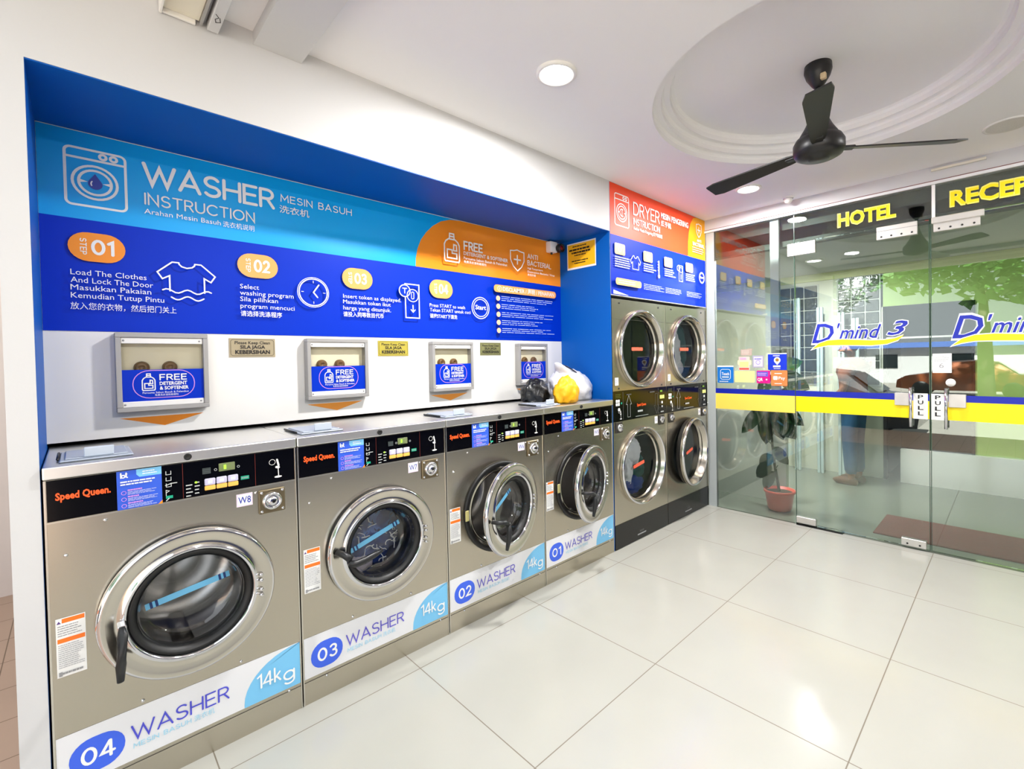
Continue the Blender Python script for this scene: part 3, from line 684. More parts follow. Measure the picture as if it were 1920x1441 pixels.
# dryer instruction banner
a = Art(); L, Rr, T_, B_ = 2.871, 4.405, 2.806, 1.962; mid = 2.416
a.rect(L, mid, Rr, T_, REDO); a.rect(L, B_, Rr, mid, M('vinyl_deep_blue', (0, 48, 188), .5, 0, .15))
a.poly([(4.06, mid), (4.065, 2.55), (4.08, 2.64), (4.115, 2.73), (4.17, 2.79), (4.24, T_), (Rr, T_), (Rr, mid)], AMB)
machine_icon(a, 2.932, 2.497, 3.116, 2.738, .008, False)
a.st('DRYER', 3.172, 2.615, 3.566, 2.722, TW, .11, .22); a.st('INSTRUCTION', 3.172, 2.54, 3.566, 2.593, TW, .12, .26); a.text('Arahan Mesin Pengering 烘干机说明', 3.172, 2.50, 3.6, 2.523, TW, .01)
a.text('MESIN PENGERING', 3.585, 2.672, 4.06, 2.72, TW, .02); a.text('烘干机', 3.585, 2.605, 3.75, 2.655, TW, .02, 0, ink=True)
shield(a, 4.265, 2.62, 2.75, .10, .008, TW); a.text('ANTI', 4.22, 2.575, 4.31, 2.60, TW, .02); a.text('BACTERIAL', 4.14, 2.53, 4.37, 2.562, TW, .03); a.lines(4.13, 2.46, 4.38, 2.52, 3, TW, 9, .35)
LO = M('pill_cream', (255, 200, 130), .4)
for k, (u, v, n) in enumerate(((2.912, 2.27, '01'), (3.30, 2.265, '02'), (3.62, 2.262, '03'), (3.99, 2.262, '04'))):
    a.rrect(u, v, u + .135, v + .085, .015, LO); a.st(n, u + .045, v + .018, u + .115, v + .066, TW, .16, .34)
    a.lines(u, v - (.10 if k == 0 else .085), u + (.22 if k == 0 else .19), v - .012, 5 if k == 0 else 4, M('print_soft_white', (206, 214, 240), .4), 30 + k, .5)
def tee2(a, cu, v0, v1, W): tee(a, cu, v0, v1, W, .006, False); a.stroke([(cu - .3 * W, v0), (cu + .3 * W, v0)], .006, TW)
tee2(a, 3.18, 2.18, 2.285, .14)
a.stroke([(3.525, 2.165), (3.525, 2.29)], .014, TW); a.disc(3.525, 2.165, .016, TW)
for k in range(4): a.stroke([(3.505, 2.285 - k * .024), (3.516, 2.285 - k * .024)], .004, TW)
a.stroke([(3.86, 2.3), (3.925, 2.3), (3.925, 2.16), (3.86, 2.16)], .006, TW, closed=True); a.ring(3.85, 2.275, .024, .005, TW); a.ring(3.893, 2.262, .024, .004, TW); a.stroke([(3.893, 2.22), (3.893, 2.18)], .008, TW)
a.ring(4.29, 2.235, .052, .006, TW); a.ring(4.29, 2.235, .042, .004, TW); a.text('Start', 4.255, 2.228, 4.325, 2.25, TW, .02)
a.rrect(2.905, 2.035, 3.25, 2.088, .022, LO); a.lines(2.94, 2.045, 3.22, 2.078, 2, TW, 3, .4)
for k, u in enumerate((3.285, 3.62, 3.99)): a.lines(u, 2.03, u + .32, 2.082, 4, M('print_soft_white', (206, 214, 240), .4), 40 + k, .3)
a.poly([(L, B_), (L + .2, B_), (L + .07, B_ + .018), (L, B_ + .03)], TW)
o = a.build('instruction_banner', None, (0, D - .0015, 0), '-y', (BL, .001)); tag(o, 'red and blue dryer instruction banner above the stacked dryers', 'banner')

# ------------------------------------------------------------------ detergent dispensers, arrows and plates on the back board
DSP = [('leftmost free detergent dispenser, over the washer marked 04', .114, .43, 1.284, 1.617), ('free detergent dispenser over the washer marked 03', .857, 1.186, 1.282, 1.607), ('free detergent dispenser over the washer marked 02', 1.607, 1.925, 1.28, 1.602), ('free detergent dispenser beside the laundry bags', 2.345, 2.648, 1.284, 1.598)]
BKC = M('dispenser_cream', (244, 236, 208), .6); SPT = M('spout_amber', (122, 92, 60), .2)
for k, (lab, u0, u1, v0, v1) in enumerate(DSP):
    t = thing('detergent_dispenser', lab, 'dispenser', (u0, NB - .0025, v0), group='free detergent dispensers'); W = u1 - u0; H = v1 - v0
    m = MB(); q = .019
    for x0_, x1_, z0_, z1_ in ((0, W, 0, q), (0, W, H - q, H), (0, q, q, H - q), (W - q, W, q, H - q)): m.rbox(x0_, x1_, -.05, 0, z0_, z1_, ALU, .002, 1)
    m.build('frame', t)
    MB().box(q, W - q, -.006, -.001, q, H - q, BKC).build('back_panel', t)
    m = MB(); m.rbox(q, W - q, -.044, -.036, H - q - .026, H - q, WPL, .002, 1); o = m.build('top_strip', t)
    m = MB(); m.rbox(q, W - q, -.044, -.036, q, q + .024, WPL, .002, 1); o2 = m.build('bottom_strip', t)
    for oo, z in ((o, H - q - .013), (o2, q + .012)):
        for x in (q + .008, W - q - .012): MB().lathe([(.004, 0), (.0035, -.002), (0, -.002)], GREY, (x, -.044, z), 'y', 10).build('screw', oo)
    MB().box(q, W - q, -.04, -.0385, q + .024, H - q - .026, SHEET).build('window_sheet', t)
    a = Art(); s0, s1 = q, W - q; b0, b1 = q + .024, q + .158
    a.rect(s0, b0, s1, b1, BL); c = (s0 + s1) / 2; a.rring(c - .105, b0 + .012, c + .105, b1 - .004, .055, .003, PINK)
    bottle(a, c - .075, b0 + .045, c - .033, b1 - .018, .004, TW); a.st('FREE', c - .018, b0 + .086, c + .078, b0 + .114, TW, .17, .3)
    a.text('DETERGENT', c - .018, b0 + .066, c + .078, b0 + .080, TW, .03); a.text('& SOFTENER', c - .018, b0 + .046, c + .083, b0 + .060, TW, .03)
    a.text('Percuma Sabun Basuh & Pelembut', c - .075, b0 + .031, c + .083, b0 + .039, TW, 0); a.text('免费洗衣液和柔顺剂', c - .035, b0 + .019, c + .045, b0 + .028, TW, 0, 0, ink=True)
    a.build('sign', t, (0, -.0405, 0), '-y', (BL, .0008))
    for x in (.085, .18):
        MB().lathe([(.027, 0), (.027, -.012), (.02, -.022), (.012, -.024), (.008, -.016), (0, -.016)], SPT, (x, -.006, .186), 'y', 24).build('spout', t)
    a = Art(); uc = (u0 + u1) / 2; a.poly([(u0 + .01, 1.256), (u1 - .02 if k else u1 - .016, 1.256), (uc, 1.213)], ORG if k == 0 else M('vinyl_mid_orange', (254, 164, 62), .35))
    o = a.build('arrow_sticker', None, (0, NB - .001, 0), '-y')
    tag(o, ('orange arrow sticker pointing down at the washer marked 04', 'orange arrow sticker pointing down at the washer marked 03', 'orange arrow sticker pointing down at the washer marked 02', 'orange arrow sticker partly behind the black bag')[k], 'sticker', 'orange arrow stickers')
for lab, u0, u1, mm in (('bronze keep clean plate, the leftmost of the three', .522, .72, GOLDB), ('bright brass keep clean plate between two dispensers', 1.268, 1.464, BRASS), ('dark greenish keep clean plate, furthest from the leftmost dispenser', 2.02, 2.207, GRNB)):
    a = Art(); v0, v1 = 1.513, 1.603 if u0 > 2 else 1.604
    a.rect(u0, v0, u1, v1, mm); a.rring(u0 + .006, v0 + .006, u1 - .006, v1 - .006, .012, .0016, BK); c = (u0 + u1) / 2
    a.text('Please Keep Clean', c - .076, v1 - .028, c + .076, v1 - .014, BK, .02); a.text('SILA JAGA', c - .054, v1 - .050, c + .054, v1 - .034, BK, .03); a.text('KEBERSIHAN', c - .075, v0 + .015, c + .075, v0 + .033, BK, .035)
    tag(a.build('notice_plate', None, (0, NB - .003, 0), '-y', (mm, .0025)), lab, 'plate', 'keep clean plates')

# camera and yellow notice in the recess corner
t = thing('security_camera', 'small white security camera with dark lens in the recess corner', 'security camera', (2.70, NB - .004, 2.37))
MB().rbox(-.005, .075, -.055, 0, -.035, .05, WPL, .006).build('housing', t)
m = MB(); m.lathe([(.03, .0), (.034, -.02), (.034, -.05), (.028, -.055), (.026, -.045), (0, -.045)], RUBBER, (.085, -.045, .0), 'y', 28); m.build('lens_barrel', t)
MB().lathe([(.02, -.0), (.016, -.006), (0, -.008)], M('lens_red', (120, 16, 20), .08), (.085, -.088, 0), 'y', 20).build('lens', t)
MB().tube([(.03, -.03, -.034), (.03, -.03, -.05)], .008, RUBBER, 10).build('mount', t)
a = Art(); NW = M('notice_yellow', (255, 194, 30), .45); a.rect(-2.596, 2.197, -2.296, 2.407, TW); a.rect(-2.588, 2.212, -2.305, 2.397, NW)
for k, (v, w, b) in enumerate(((2.378, .09, 1), (2.352, .125, 2), (2.328, .10, 2), (2.306, .07, 1), (2.262, .10, 1), (2.243, .07, 1))):
    a.lines(-2.447 - w, v - .009, -2.447 + w, v + .009, 1, BK, 60 + k, .75 if b == 2 else .45)
tag(a.build('notice_sheet', None, (NX1 - .005, 0, 0), '-x'), 'yellow printed notice with white border on the blue recess wall', 'notice')

# ------------------------------------------------------------------ washing machines
WX0, WW = -.0866, .737
HOLE = (.371, .613)
def mic_icon(a, u, v, s=1.):
    a.ring(u - .012 * s, v + .028 * s, .011 * s, .0015, TW); a.stroke([(u + .006 * s, v + .036 * s), (u + .011 * s, v + .012 * s)], .007 * s, TW); a.stroke([(u + .003 * s, v + .006 * s), (u + .011 * s, v + .004 * s)], .009 * s, TW); a.stroke([(u + .009 * s, v), (u + .010 * s, v - .030 * s)], .003 * s, TW); a.poly(arc(u + .008 * s, v - .034 * s, .014 * s, .004 * s, 0, 345, 14), TW)
def blmark(a, u, v, h, m):
    a.stroke([(u, v + h), (u, v)], h * .24, m); a.ring(u + .36 * h, v + .28 * h, .28 * h, h * .22, m); a.stroke([(u + .86 * h, v + h), (u + .86 * h, v + .1 * h), (u + 1.05 * h, v)], h * .22, m); a.stroke([(u + .7 * h, v + .75 * h), (u + 1.02 * h, v + .75 * h)], h * .14, m)
_MESH = {}
def shared(key, fn, name, parent, **kw):
    if key not in _MESH:
        o = fn(); _MESH[key] = o.data; o.name = name; o.parent = parent
    else: o = link(name, _MESH[key], parent)
    if 'loc' in kw: o.location = kw['loc']
    if 'rot' in kw: o.rotation_euler = kw['rot']
    return o
def w_cabinet():
    m = MB(); x0, x1, y1, z1 = .0025, .7345, .74, 1.118
    m.holed(x0, x1, .0, z1, HOLE[0], HOLE[1], .215, 0, STEEL, 64, .04)
    m.add([(x0, 0, 0), (x0, y1, 0), (x0, y1, z1), (x0, 0, z1)], [(0, 3, 2, 1)], STEEL); m.add([(x1, 0, 0), (x1, y1, 0), (x1, y1, z1), (x1, 0, z1)], [(0, 1, 2, 3)], STEEL)
    m.add([(x0, y1, 0), (x1, y1, 0), (x1, y1, z1), (x0, y1, z1)], [(0, 1, 2, 3)], STEEL); m.add([(x0, 0, z1), (x1, 0, z1), (x1, y1, z1), (x0, y1, z1)], [(0, 1, 2, 3)], STEEL)
    m.box(x0, x1, -.0012, .0, .096, .0985, M('seam', (70, 66, 60), .5)); m.box(x0, x1, -.002, 0, .980, .984, M('steel_edge', (222, 218, 208), .25, 1.))
    m.box(x0, x0 + .005, -.003, 0, 0, z1, M('steel_edge', (222, 218, 208), .25, 1.)); m.box(x1 - .004, x1, -.003, 0, 0, z1, M('steel_edge', (222, 218, 208), .25, 1.))
    return m.build('cabinet')
def w_top():
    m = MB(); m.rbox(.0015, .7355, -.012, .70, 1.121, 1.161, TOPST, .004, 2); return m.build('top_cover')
def w_drum():
    m = MB(); c = (HOLE[0], 0, HOLE[1])
    m.lathe([(.215, .035), (.245, .05), (.25, .08), (.25, .46), (.24, .48), (.10, .49), (.09, .47), (0, .47)], DRUMST, c, 'y', 56)
    for k in range(3):
        t = 2 * pi * k / 3 + .5; p = [(c[0] + .235 * cos(t), y, c[2] + .235 * sin(t)) for y in (.1, .28, .45)]
        m.tube(p, [(.03, .02)] * 3, DRUMST, 8)
    m.tube([(.33, .2, .82), (.335, .14, .80)], [.035, .03], DRUMST, 16)
    return m.build('drum')
def w_gasket():
    return MB().lathe([(.262, -.002), (.262, -.012), (.255, -.016), (.238, -.014), (.234, -.012), (.226, -.012), (.214, -.008), (.206, .01), (.206, .05)], RUBBER, (HOLE[0], 0, HOLE[1]), 'y', 64, mats=[RUBBER] * 4 + [STEEL2] * 4).build('gasket')
HG = (.634, -.018, .612)          # hinge, machine coordinates
DC = -.263                        # door centre from the hinge
def w_door():
    pr_ = [(.258, .004), (.2635, -.004), (.263, -.016), (.258, -.024), (.253, -.026), (.240, -.0235), (.222, -.021), (.204, -.020), (.199, -.025), (.193, -.027), (.188, -.024), (.185, -.015), (.184, .004)]
    return MB().lathe(pr_, STEEL2, (DC, 0, 0), 'y', 72, True, mats=[CHROME] * 4 + [STEEL2] * 3 + [CHROME] * 5).build('door')
def w_bowl():
    return MB().lathe([(.160, -.004), (.157, .02), (.152, .05), (.143, .074), (.130, .082), (.06, .084), (0, .084)], PORT, (DC, 0, 0), 'y', 56).build('door_glass')
def w_seal(): return MB().lathe([(.1845, -.012), (.182, -.017), (.174, -.015), (.163, -.004), (.157, .012), (.157, .03), (.18, .012)], RUBBER, (DC, 0, 0), 'y', 56).build('door_seal')
def w_ring(): return MB().lathe([(.18, .006), (.19, .03), (.2, .028), (.205, .004)], CHROME, (DC, 0, 0), 'y', 56).build('inner_ring')
def w_hinge():
    m = MB()
    for z in (.028, .006, -.03, -.052): m.lathe([(.007, -.022), (.007, -.031), (.004, -.034), (0, -.034)], CHROME, (-.05, 0, z), 'y', 14)
    m.rbox(-.034, -.006, -.004, .014, -.05, .05, RUBBER, .003, 1); return m.build('hinge')
def strip_fn(ang):
    def f():
        a = Art(); c, s = cos(ang), sin(ang); T = lambda x, y: (DC - .002 + x * c - y * s, .01 + x * s + y * c)
        def q(x0, x1, w, mm): a.poly([T(x0, -w), T(x1, -w), T(x1, w), T(x0, w)], mm)
        SB = M('strip_cyan', (112, 190, 232), .35); SD = M('strip_navy', (16, 50, 110), .35)
        q(-.131, .131, .0115, SB)
        for e in (-1, 1): q(e * .098 - .004, e * .098 + .004, .0118, SD); q(e * .114 - .004, e * .114 + .004, .0118, SD)
        return a.build('strip_sticker', None, (0, .0815, 0), '-y')
    return f
def w_handle_closed():
    m = MB(); m.rbox(-.475, -.452, -.075, -.028, -.004, .012, CHROME, .003, 1)
    m.tube([(-.464, -.07, .008), (-.464, -.085, -.02), (-.466, -.088, -.06), (-.470, -.086, -.11), (-.472, -.08, -.165)], [(.008, .010), (.015, .011), (.017, .012), (.016, .011), (.010, .008)], GRIP, 12); return m.build('handle')
def w_handle_turned():
    m = MB(); m.tube([(-.495, -.03, .028), (-.475, -.06, .018), (-.455, -.085, .0)], [.013, .014, .016], GRIP, 12)
    m.tube([(-.465, -.088, -.012), (-.44, -.096, -.022), (-.40, -.098, -.018), (-.35, -.094, -.008), (-.315, -.088, .0)], [(.012, .014), (.016, .013), (.016, .012), (.014, .011), (.009, .008)], GRIP, 12, flat=(0, 1, 0)); return m.build('handle')
def w_handle_open():
    m = MB(); m.tube([(-.49, -.028, -.008), (-.475, -.065, -.010), (-.45, -.085, -.014), (-.425, -.092, -.03)], [.010, .012, .013, .014], GRIP, 12)
    m.tube([(-.425, -.092, -.02), (-.422, -.096, -.07), (-.428, -.094, -.12), (-.437, -.088, -.168)], [(.012, .010), (.017, .012), (.015, .011), (.009, .008)], GRIP, 12); return m.build('handle')
def w_panel():
    a = Art(); a.rect(.009, .986, .729, 1.117, BLACK)
    for u in (.352, .584): a.stroke([(u, .988), (u, 1.115)], .0012, M('red_line', (120, 40, 30), .4), cap=False)
    GL = M('icon_grey', (196, 200, 200), .4)
    for k in range(3): a.stroke([(.304, 1.095 - .022 * k), (.304, 1.083 - .022 * k), (.318, 1.083 - .022 * k), (.318, 1.095 - .022 * k)], .002, GL)
    a.stroke([(.302, 1.045), (.318, 1.05), (.334, 1.05)], .003, GL); a.stroke([(.303, 1.008), (.303, 1.028), (.312, 1.024), (.303, 1.018)], .002, GL)
    a.rect(.302, .997, .322, 1.007, TEAL); a.stroke([(.303, .990), (.311, .998)], .003, GL)
    for k in range(4):
        a.lines(.360, 1.030 - k * .013, .380, 1.036 - k * .013, 1, GL, k, .7); a.lines(.386, 1.036 - k * .013, .402, 1.042 - k * .013, 1, GL, k + 5, .7)
    a.disc(.390, 1.040, .004, LCD); a.rect(.410, 1.066, .436, 1.088, M('vent_grey', (72, 82, 84), .4))
    for k in range(3): a.rect(.410, 1.070 + k * .007, .436, 1.072 + k * .007, BK)
    a.ring(.451, 1.077, .004, .0012, GL); a.ring(.525, 1.077, .004, .0012, GL); a.rect(.532, 1.022, .560, 1.036, TEAL); a.lines(.534, 1.025, .558, 1.033, 1, GREY, 2, .6)
    mic_icon(a, .655, 1.045)
    return a.build('control_panel', None, (0, -.0015, 0), '-y', (BLACK, .0014))
def w_brand():
    a = Art(); a.text('Speed Queen.', .028, 1.052, .158, 1.074, SQ, .035); return a.build('brand_lettering', None, (0, -.0028, 0), '-y')
def w_decal():
    a = Art(); a.rect(.173, .985, .292, 1.117, DKB); a.poly([(.224, 1.117), (.224, 1.100), (.232, 1.090), (.292, 1.090), (.292, 1.117)], LCYB); blmark(a, .184, 1.094, .016, TW); a.lines(.24, 1.096, .285, 1.112, 2, TW, 1, .4)
    a.lines(.182, 1.066, .275, 1.084, 2, TW, 2, .5)
    for k in range(3):
        v = 1.046 - k * .022; a.ring(.190, v - .004, .006, .0014, PINK); a.lines(.2, v + .001, .24, v + .007, 1, PINK, k, .7); a.lines(.2, v - .013, .285, v, 3, M('print_soft_white', (206, 214, 240), .4), 5 + k, .35)
    a.poly([(.292, .985), (.292, .998), (.280, .985)], ORG); return a.build('instruction_sticker', None, (0, -.003, 0), '-y')
def w_display():
    m = MB(); m.rbox(.462, .515, -.005, -.002, 1.066, 1.097, M('display_bezel', (120, 130, 90), .3), .002, 1)
    m.box(.465, .500, -.0056, -.005, 1.07, 1.093, M('display_back', (120, 136, 86), .25)); m.box(.478, .486, -.0058, -.0056, 1.073, 1.09, LCD); return m.build('display')
def w_button():
    m = MB(); m.rbox(0, .034, -.007, 0, .018, .044, M('button_lilac', (200, 196, 224), .4), .003, 1); m.rbox(0, .034, -.006, 0, 0, .017, M('button_amber', (255, 190, 90), .4), .002, 1)
    m.box(.01, .024, -.0074, -.007, .026, .037, WPL); return m.build('push_button')
def w_coin():
    m = MB(); m.rbox(.592, .688, -.010, 0, .868, .964, M('coin_plate', (120, 108, 84), .35, .7), .003, 1)
    m.lathe([(.036, -.01), (.036, -.022), (.031, -.028), (.024, -.028), (.022, -.02), (.018, -.02), (.017, -.03), (.01, -.032), (0, -.032)], CHROME, (.638, 0, .918), 'y', 32)
    m.lathe([(.007, -.032), (.007, -.033), (0, -.033)], BLACK, (.64, 0, .918), 'y', 14)
    for x in (.602, .678):
        for z in (.878, .954): m.lathe([(.006, -.01), (.004, -.014), (0, -.014)], CHROME, (x, 0, z), 'y', 10)
    return m.build('coin_slot')
def w_lid():
    m = MB(); m.rbox(.037, .223, .05, .285, 1.160, 1.168, M('lid_grey', (170, 178, 190), .4), .004, 1)
    m.rbox(.050, .210, .062, .272, 1.167, 1.173, M('lid_grey', (170, 178, 190), .4), .003, 1); m.tube([(.034, .27, 1.168), (.034, .10, 1.168)], .004, BK, 6); return m.build('dispenser_lid')
def w_flap():
    return MB().rbox(.097, .172, .060, .066, 1.172, 1.204, M('lid_pale', (196, 206, 220), .35), .002, 1).build('lid_flap')
def w_knob():
    return MB().lathe([(.012, -.012), (.012, -.016), (.009, -.018), (.006, -.016), (0, -.016)], RUBBER, (.367, 0, 1.140), 'y', 18).build('lock')
def w_screw(): return MB().lathe([(.006, 0), (.0045, -.004), (0, -.005)], CHROME, (0, 0, 0), 'y', 10).build('screw')
def w_warn():
    a = Art(); a.rect(.022, .482, .090, .672, TW); OB = M('warn_orange', (250, 120, 30), .4)
    a.rect(.036, .655, .088, .669, OB); a.rect(.025, .592, .088, .606, OB); a.poly([(.024, .655), (.034, .655), (.029, .664)], M('warn_violet', (90, 60, 130), .4)); a.lines(.026, .612, .086, .65, 5, GREY, 3, .35); a.lines(.026, .51, .086, .588, 12, M('print_light_grey', (178, 178, 182), .5), 4, .4); a.lines(.030, .487, .084, .500, 1, GREY, 6, .5); a.rect(.026, .486, .034, .500, GREY)
    return a.build('warning_sticker', None, (0, -.0006, 0), '-y')
def w_band(num):
    def f():
        a = Art(); a.rect(.009, .112, .729, .289, M('band_white', (226, 226, 229), .35))
        a.poly([(.523, .112)] + [(.523 + .207 * (1 - cos(radians(t))), .125 + .162 * sin(radians(t))) for t in range(0, 91, 9)] + [(.729, .289), (.729, .112)], M('band_cyan', (118, 190, 232), .35))
        a.rrect(.036, .134, .172, .250, .056, M('band_royal', (58, 98, 226), .35)); a.st(num, .063, .163, .148, .221, TW, .15, .34)
        a.st('WASHER', .187, .180, .474, .233, VIO if num != '04' else M('print_indigo', (74, 76, 200), .4), .105, .22)
        a.st('MESIN BASUH', .192, .152, .354, .169, PCY, .13, .3); a.text('洗衣机', .362, .150, .425, .172, PCY, 0, 0, ink=True)
        a.st('14k', .567, .163, .655, .222, TW, .11, .2)
        a.st('g', .662, .147, .707, .2075, TW, .115)
        return a.build('washer_band', None, (0, -.0006, 0), '-y')
    return f
def w_tag(tx):
    a = Art(); a.rect(.517, .914, .572, .964, TW); a.rring(.519, .916, .570, .962, .003, .0012, PINK); a.text(tx, .523, .926, .566, .952, NAVY, .005); return a.build('number_tag', None, (0, -.0006, 0), '-y')
WASH = [('stainless washing machine with 04 on its band, large door shut', '04', 'W8', 0, 0, .16), ('stainless washing machine with 03 on its band, dark laundry inside', '03', 'W7', 0, 1, .31), ('stainless washing machine with 02 on its band and its door ajar', '02', 'W6', 15, 2, .50), ('stainless washing machine with 01 on its band next to the dryers', '01', 'W5', 15, 2, .5)]
for i, (lab, num, wt, op, hk, ang) in enumerate(WASH):
    t = thing('washing_machine', lab, 'washing machine', (WX0 + WW * i, D, 0), group='row of four washing machines')
    shared('cab', w_cabinet, 'cabinet', t); shared('top', w_top, 'top_cover', t); shared('drum', w_drum, 'drum', t); shared('gask', w_gasket, 'gasket', t)
    p = shared('panel', w_panel, 'control_panel', t); shared('brand', w_brand, 'brand_lettering', p); shared('decal', w_decal, 'instruction_sticker', p); shared('disp', w_display, 'display', p)
    for k in range(3): shared('btn', w_button, 'push_button', p, loc=(.416 + .037 * k, -.0025, 1.003))
    shared('coin', w_coin, 'coin_slot', t); lid = shared('lid', w_lid, 'dispenser_lid', t); shared('flap', w_flap, 'lid_flap', lid); shared('knob', w_knob, 'lock', t)
    shared('warn', w_warn, 'warning_sticker', t, loc=(-.004, 0, 0)); w_band(num)().parent = t; w_tag(wt).parent = t
    for x, z in ((.142, .961), (.583, .958), (.047, .87), (.221, .304), (.516, .304), (.685, .099), (.1, .09)): shared('scr', w_screw, 'screw', t, loc=(x, 0, z))
    dr = shared('door', w_door, 'door', t, loc=HG, rot=(0, 0, radians(op)))
    shared('bowl', w_bowl, 'door_glass', dr); shared('seal', w_seal, 'door_seal', dr); shared('iring', w_ring, 'inner_ring', dr); shared('hinge', w_hinge, 'hinge', dr); shared('strip%d' % i, strip_fn(ang), 'strip_sticker', dr)
    shared('hand%d' % hk, (w_handle_closed, w_handle_turned, w_handle_open)[hk], 'handle', dr)
    if op:
        MB().rbox(.108, .132, -.02, -.014, .585, .645, M('latch_cream', (190, 182, 120), .4), .003, 1).build('latch_plate', t)

# ------------------------------------------------------------------ stacked dryers
DX0, DW, DCX = 2.872, .772, .386
UZ, LZ, DR_ = 1.547, .598, .275
def d_cabinet():
    m = MB(); x0, x1, y1 = .003, DW - .003, .9
    m.holed(x0, x1, 1.222, 1.93, DCX, UZ, DR_, 0, STEEL, 64, .03); m.holed(x0, x1, .19, .985, DCX, LZ, DR_, 0, STEEL, 64, .03)
    m.box(x0, x1, .0015, .004, .98, 1.225, STEEL)
    m.add([(x0, 0, 0), (x0, y1, 0), (x0, y1, 1.93), (x0, 0, 1.93)], [(0, 3, 2, 1)], STEEL); m.add([(x1, 0, 0), (x1, y1, 0), (x1, y1, 1.93), (x1, 0, 1.93)], [(0, 1, 2, 3)], STEEL); m.add([(x0, 0, 1.93), (x1, 0, 1.93), (x1, y1, 1.93), (x0, y1, 1.93)], [(0, 1, 2, 3)], STEEL); m.add([(x0, y1, 0), (x1, y1, 0), (x1, y1, 1.93), (x0, y1, 1.93)], [(0, 1, 2, 3)], STEEL)
    E_ = M('steel_edge', (222, 218, 208), .25, 1.); m.box(x0, x0 + .004, -.0015, 0, 0, 1.93, E_); m.box(x1 - .004, x1, -.0015, 0, 0, 1.93, E_); m.box(x0, x1, -.0012, 0, .846, .849, E_); m.box(x0, x1, -.0012, 0, 1.775, 1.777, M('seam', (70, 66, 60), .5))
    return m.build('cabinet')
def d_drum():
    return MB().lathe([(DR_, .03), (.33, .06), (.335, .1), (.335, .62), (.31, .64), (0, .64)], M('dryer_drum', (120, 128, 130), .35, .8), (0, 0, 0), 'y', 56).build('drum')
DHG = DCX * 2 - .066 - DCX
def d_door():
    pr_ = [(.312, .0), (.3155, -.012), (.313, -.028), (.307, -.036), (.300, -.036), (.295, -.028), (.286, -.002), (.274, .028), (.264, .044)]
    return MB().lathe(pr_, STEEL2, (-.32, 0, 0), 'y', 72, mats=[STEEL2] * 2 + [CHROME] * 3 + [STEEL2] * 3).build('door')
def d_glass(): return MB().lathe([(.266, .036), (.2, .037), (0, .037)], DPORT, (-.32, 0, 0), 'y', 56).build('door_glass')
def d_seal(): return MB().lathe([(.30, .002), (.30, .04), (.285, .045), (.262, .045), (.262, .04)], RUBBER, (-.32, 0, 0), 'y', 56).build('door_seal')
def d_strip():
    a = Art(); a.rrect(-.40, -.014, -.24, .014, .008, M('strip_coral', (250, 104, 76), .4)); return a.build('strip_sticker', None, (0, .034, 0), '-y')
def d_panel():
    a = Art(); a.rect(.004, .986, DW - .004, 1.221, BLACK); GL = M('icon_grey', (196, 200, 200), .4); LY = M('lit_yellow', (226, 232, 120), .3, emit=.9); LW = M('lit_white', (246, 246, 236), .3, emit=.8)
    for u in (.13, .640): a.stroke([(u, .995), (u, 1.212)], .003, M('icon_dim', (88, 90, 90), .4), cap=False)
    a.lines(.03, 1.165, .10, 1.2, 3, M('icon_olive', (90, 100, 40), .4), 2, .3)
    for k in range(2):
        for j in range(2): a.rect(.035 + k * .026, 1.108 + j * .026, .055 + k * .026, 1.128 + j * .026, LW)
    a.disc(.105, 1.125, .008, TEAL); a.disc(.072, 1.078, .012, LW); mic_icon(a, .085, 1.035, .9)
    for u, fl in ((.20, 1), (.60, -1)):
        f = lambda x, y: (u + x, 1.09 + fl * y)
        a.stroke([f(-.018, -.08), f(-.018, .02), f(-.036, .02), f(0, .09), f(.036, .02), f(.018, .02), f(.018, -.08)], .0022, GL if fl > 0 else M('icon_dim', (88, 90, 90), .4), closed=True)
    a.lines(.17, 1.178, .25, 1.196, 1, M('icon_dim', (88, 90, 90), .4), 4, .5); a.lines(.50, 1.178, .58, 1.196, 1, M('icon_dim', (88, 90, 90), .4), 5, .5)
    a.text('Speed Queen', .31, 1.085, .44, 1.106, SQ, .03); a.lines(.32, 1.035, .41, 1.055, 1, GL, 7, .7); a.stroke([(.29, 1.005), (.47, 1.005)], .003, GL)
    for k in range(3): a.rect(.655 + k * .024, 1.122, .672 + k * .024, 1.152, LY)
    a.lines(.655, 1.178, .70, 1.196, 1, M('icon_green', (120, 170, 50), .4), 3, .8); a.disc(.685, 1.09, .011, LW); a.disc(.685, 1.055, .009, GL); a.lines(.66, 1.005, .71, 1.016, 1, GL, 6, .8)
    return a.build('control_panel', None, (0, -.0015, 0), '-y', (BLACK, .0014))
def d_plinth():
    m = MB(); m.box(.004, DW - .004, -.004, -.0006, .004, .19, M('plinth_black', (16, 16, 17), .22)); m.box(.3, .42, -.0048, -.004, .04, .05, GREY); m.box(.33, .39, -.0048, -.004, .06, .075, M('plinth_black2', (60, 60, 60), .3)); return m.build('plinth')
def d_coin():
    m = MB(); m.rbox(-.042, .042, -.008, 0, -.042, .042, M('coin_dark', (46, 42, 36), .4), .003, 1); m.lathe([(.03, -.008), (.03, -.02), (.025, -.026), (.012, -.026), (.01, -.03), (0, -.03)], CHROME, (0, 0, 0), 'y', 24); return m.build('coin_slot')
def d_tag(tx):
    a = Art(); a.rect(0, 0, .045, .06, TW); a.text(tx, .008, .02, .037, .042, NAVY, 0); return a.build('number_tag', None, (0, -.0006, 0), '-y')
